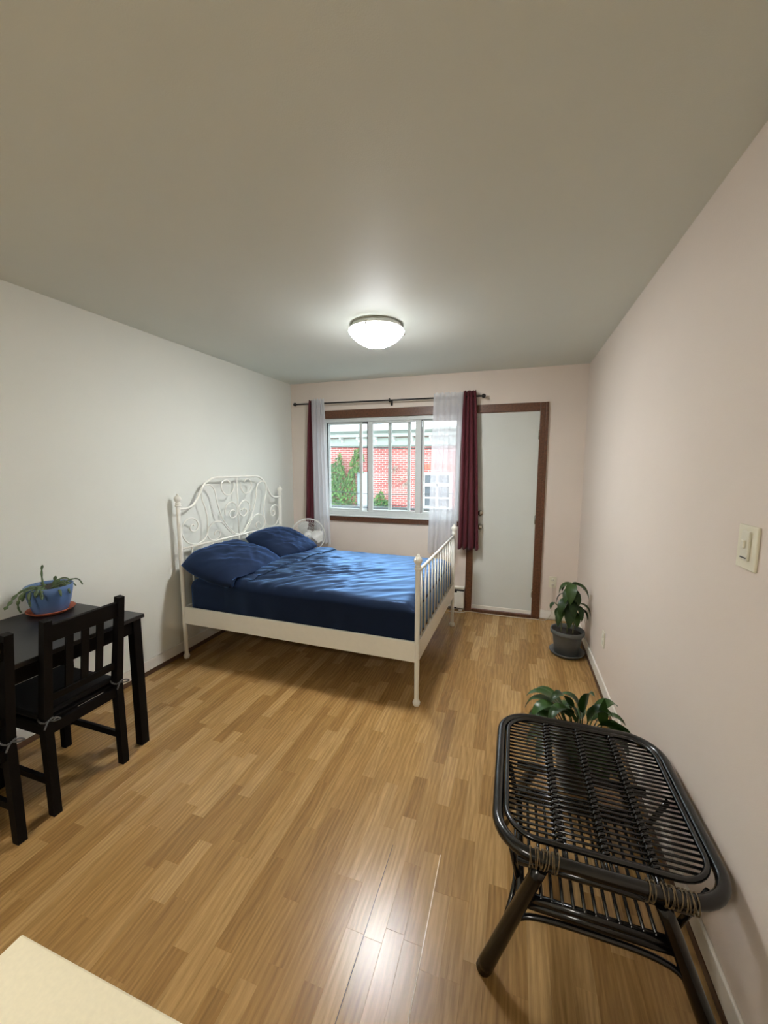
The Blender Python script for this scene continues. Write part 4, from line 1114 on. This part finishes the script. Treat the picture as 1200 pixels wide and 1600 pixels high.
# ------------------------------------------------------------------ outside
FY = 13.0
def outside():
    g = struct(MB().box((-22, D + T, -3.8), (22, 30, -3.7)).build('ground', M['asphalt']))
    t = thing('brick_building', 'red brick house with pale green cornice across the street', 'building', (-2.0, FY, -3.7))
    MB().box((-9.0, FY, -3.7), (7.0, FY + 6, 2.78)).build('brick_wall', M['brick'], t)
    # cornice: frieze, soffit shelf, crown
    MB().box((-9.0, FY - 0.06, 2.24), (7.0, FY, 2.50), 0.01).build('frieze', M['cornice'], t)
    MB().box((-9.0, FY - 0.10, 2.20), (7.0, FY, 2.24), 0.005).build('frieze_moulding', M['cornice_dark'], t)
    MB().box((-9.0, FY - 0.38, 2.52), (7.0, FY, 2.64), 0.01).build('cornice_shelf', M['cornice'], t)
    MB().box((-9.0, FY - 0.46, 2.64), (7.0, FY, 2.70), 0.01).build('gutter', M['cornice_dark'], t)
    MB().box((-9.0, FY - 0.52, 2.70), (7.0, FY, 2.78), 0.01).build('crown', M['cornice'], t)
    x = -8.32
    while x < 6.5:
        b = MB(); b.box((x - 0.035, FY - 0.30, 2.44), (x + 0.035, FY - 0.05, 2.52), 0.01); b.box((x - 0.03, FY - 0.14, 2.36), (x + 0.03, FY - 0.05, 2.44), 0.01)
        b.build('bracket', M['winwhite'], t); x += 0.634
    # set-back pale storey above
    MB().box((-9.0, FY + 0.5, 2.78), (-2.35, FY + 5, 3.06)).build('parapet', M['far_roof'], t)
    MB().box((-3.1, FY + 0.7, 3.06), (-2.55, FY + 1.3, 3.30)).build('chimney', M['far_roof'], t)
    # windows
    def win(xa, xb, z0, z1, bars=True):
        f = MB(); y = FY - 0.05; s = 0.09
        f.box((xa, y, z0), (xb, y + .08, z0 + s), .005); f.box((xa, y, z1 - s), (xb, y + .08, z1), .005); f.box((xa, y, z0 + s), (xa + s, y + .08, z1 - s), .005); f.box((xb - s, y, z0 + s), (xb, y + .08, z1 - s), .005)
        zm = z0 + (z1 - z0) * .66; f.box((xa + s, y, zm - .05), (xb - s, y + .08, zm + .05), .005)
        f.box(((xa + xb) / 2 - .04, y, z0 + s), ((xa + xb) / 2 + .04, y + .08, z1 - s), .005)
        zl = z0 + (z1 - z0) * .30; f.box((xa + s, y + .01, zl - .03), (xb - s, y + .07, zl + .03), .005)
        o = f.build('window', M['winwhite'], t)
        MB().box((xa + s, y + .045, z0 + s), (xb - s, y + .050, z1 - s)).build('pane', M['winglass'], o)
        MB().box((xa - .08, y - .06, z0 - .10), (xb + .08, y + .05, z0), .01).build('window_sill', M['rail_paint'], t)
        l = MB(); n = 12; xc = (xa + xb) / 2; hw = (xb - xa) / 2 + .12
        for i in range(n):
            u = (i + .5) / n * 2 - 1; z = z1 + .03 + .10 * (1 - u * u)
            l.bar((xc + u * hw, FY - .012, z), (xc + u * (hw + .05), FY - .012, z + .17), hw * 2 / n * .82, .03, up=(0, 1, 0))
        l.build('brick_lintel', M['lintel'], t)
    win(-0.38, 0.62, 0.14, 1.34)
    win(3.0, 4.0, 0.14, 1.34)
    # pale shuttered window left
    sh = MB().box((-2.72, FY - 0.05, 0.10), (-2.32, FY + .03, 1.34), .01).build('shuttered_window', M['shutter'], t)
    for i in range(3): MB().box((-2.70, FY - 0.065, 0.14 + i * .40), (-2.34, FY - 0.05, 0.50 + i * .40), .006).build('shutter_panel', M['shutter'], sh)
    # ivy
    rnd = random.Random(6)
    def ivy(name, label, n, inside, box, depth=.16, m='ivy'):
        v = []; f = []; k = 0
        while k < n:
            x = rnd.uniform(box[0], box[1]); z = rnd.uniform(box[2], box[3])
            if not inside(x, z): continue
            k += 1; s = rnd.uniform(.05, .095); a = rnd.uniform(-.7, .7) - PI / 2; y = FY - .13 - rnd.random() * depth
            q = Matrix.Rotation(rnd.uniform(-.7, .7), 3, 'Z') @ Matrix.Rotation(rnd.uniform(-.7, .25), 3, 'X')
            o = len(v)
            for px, pz in ((0, 0), (.55, .45), (.35, 1.0), (0, 1.5), (-.35, 1.0), (-.55, .45)):
                p = Vector((px * math.cos(a + PI / 2) - pz * math.sin(a + PI / 2), 0.12 * abs(px), px * math.sin(a + PI / 2) - pz * math.cos(a + PI / 2))) * s
                v.append(Vector((x, y, z)) + q @ p)
            f.append((o, o + 1, o + 2, o + 3, o + 4, o + 5))
        o = MB().add(v, f).build(name, M[m]); tag(o, label, 'ivy'); o['kind'] = 'stuff'
    def big(x, z):
        top = 1.62 + .28 * noise.noise(Vector((x * 3.5, 0, 2))) + .35 * max(0, 1 - abs(x + 3.3) * 4) - .45 * max(0, 1 - abs(x + 3.05) * 5)
        if x > -2.72: return (-2.45 + .12 * noise.noise(Vector((z * 3, 1, 5))) > x > -2.75) and 1.36 < z < 2.2
        top += max(0.0, (x + 2.95)) * 1.6
        return z < top
    ivy('ivy', 'green ivy climbing the brick wall seen through the left pane', 3600, big, (-5.2, -2.40, -0.6, 2.2))
    ivy('ivy', 'small ivy clump low on the brick wall in the middle pane', 620, lambda x, z: z < .78 - 1.5 * abs(x + 1.80) + .1 * noise.noise(Vector((x * 9, 0, 0))) and z < 0.9, (-2.28, -1.45, -0.5, 0.9))
    ivy('dried_vine', 'dry vine remains clinging to bare brick wall', 60, lambda x, z: noise.noise(Vector((x * 5, z * 5, 3))) > .08, (-1.6, -0.85, 0.95, 1.60), .05, 'dry')
    # cables
    def cable(label, pts, r): tag(MB().tube(spline(pts, 8), r, 6).build('overhead_cable', M['cable']), label, 'cable')
    cable('upper black overhead cable crossing in front of the green cornice', [(-8.9, 12.985, 2.1), (-5.5, 12.0, 2.33), (-3.6, 12.0, 2.20), (-2.0, 12.0, 2.135), (-.1, 12.0, 2.09), (3, 12.0, 2.12), (6.9, 12.985, 2.1)], .016)
    cable('lower black overhead cable crossing in front of the ivy', [(-8.9, 12.99, 1.6), (-4.0, 10.0, 1.02), (-2.4, 10.0, 0.86), (-1.0, 10.0, .80), (.5, 10.0, .84), (3, 10.0, 1.0), (6.9, 12.99, 1.5)], .010)
    cable('thin lowest overhead cable slanting behind the balcony railing', [(-8.9, 12.99, .8), (-4.0, 9.0, .50), (-2.5, 9.0, .66), (-1.2, 9.0, .60), (0.5, 9.0, .62), (2, 9.0, .70), (6.9, 12.99, 1.0)], .008)
    # balcony outside the door
    bt = thing('balcony_railing', 'grey metal balcony railing just outside the window', 'railing', (1.2, D + 1.3, 0))
    ry = D + 1.30
    MB().tube([(-1.5, ry, 0.935), (4.2, ry, 0.935)], 0.022, 8).build('top_bar', M['rail_paint'], bt)
    MB().tube([(-1.5, ry, 0.10), (4.2, ry, 0.10)], 0.016, 8).build('bottom_bar', M['rail_paint'], bt)
    x = -1.4
    while x < 4.2:
        MB().tube([(x, ry, 0.0 if abs((x + 1.4) % 1.4) < .01 else .10), (x, ry, 0.925)], 0.008, 6, cap=False).build('picket', M['rail_paint'], bt); x += 0.14
    struct(MB().box((-1.6, D + T, -0.22), (4.3, ry + .08, -0.002), .01).build('trim_3', M['far_roof']))
outside()
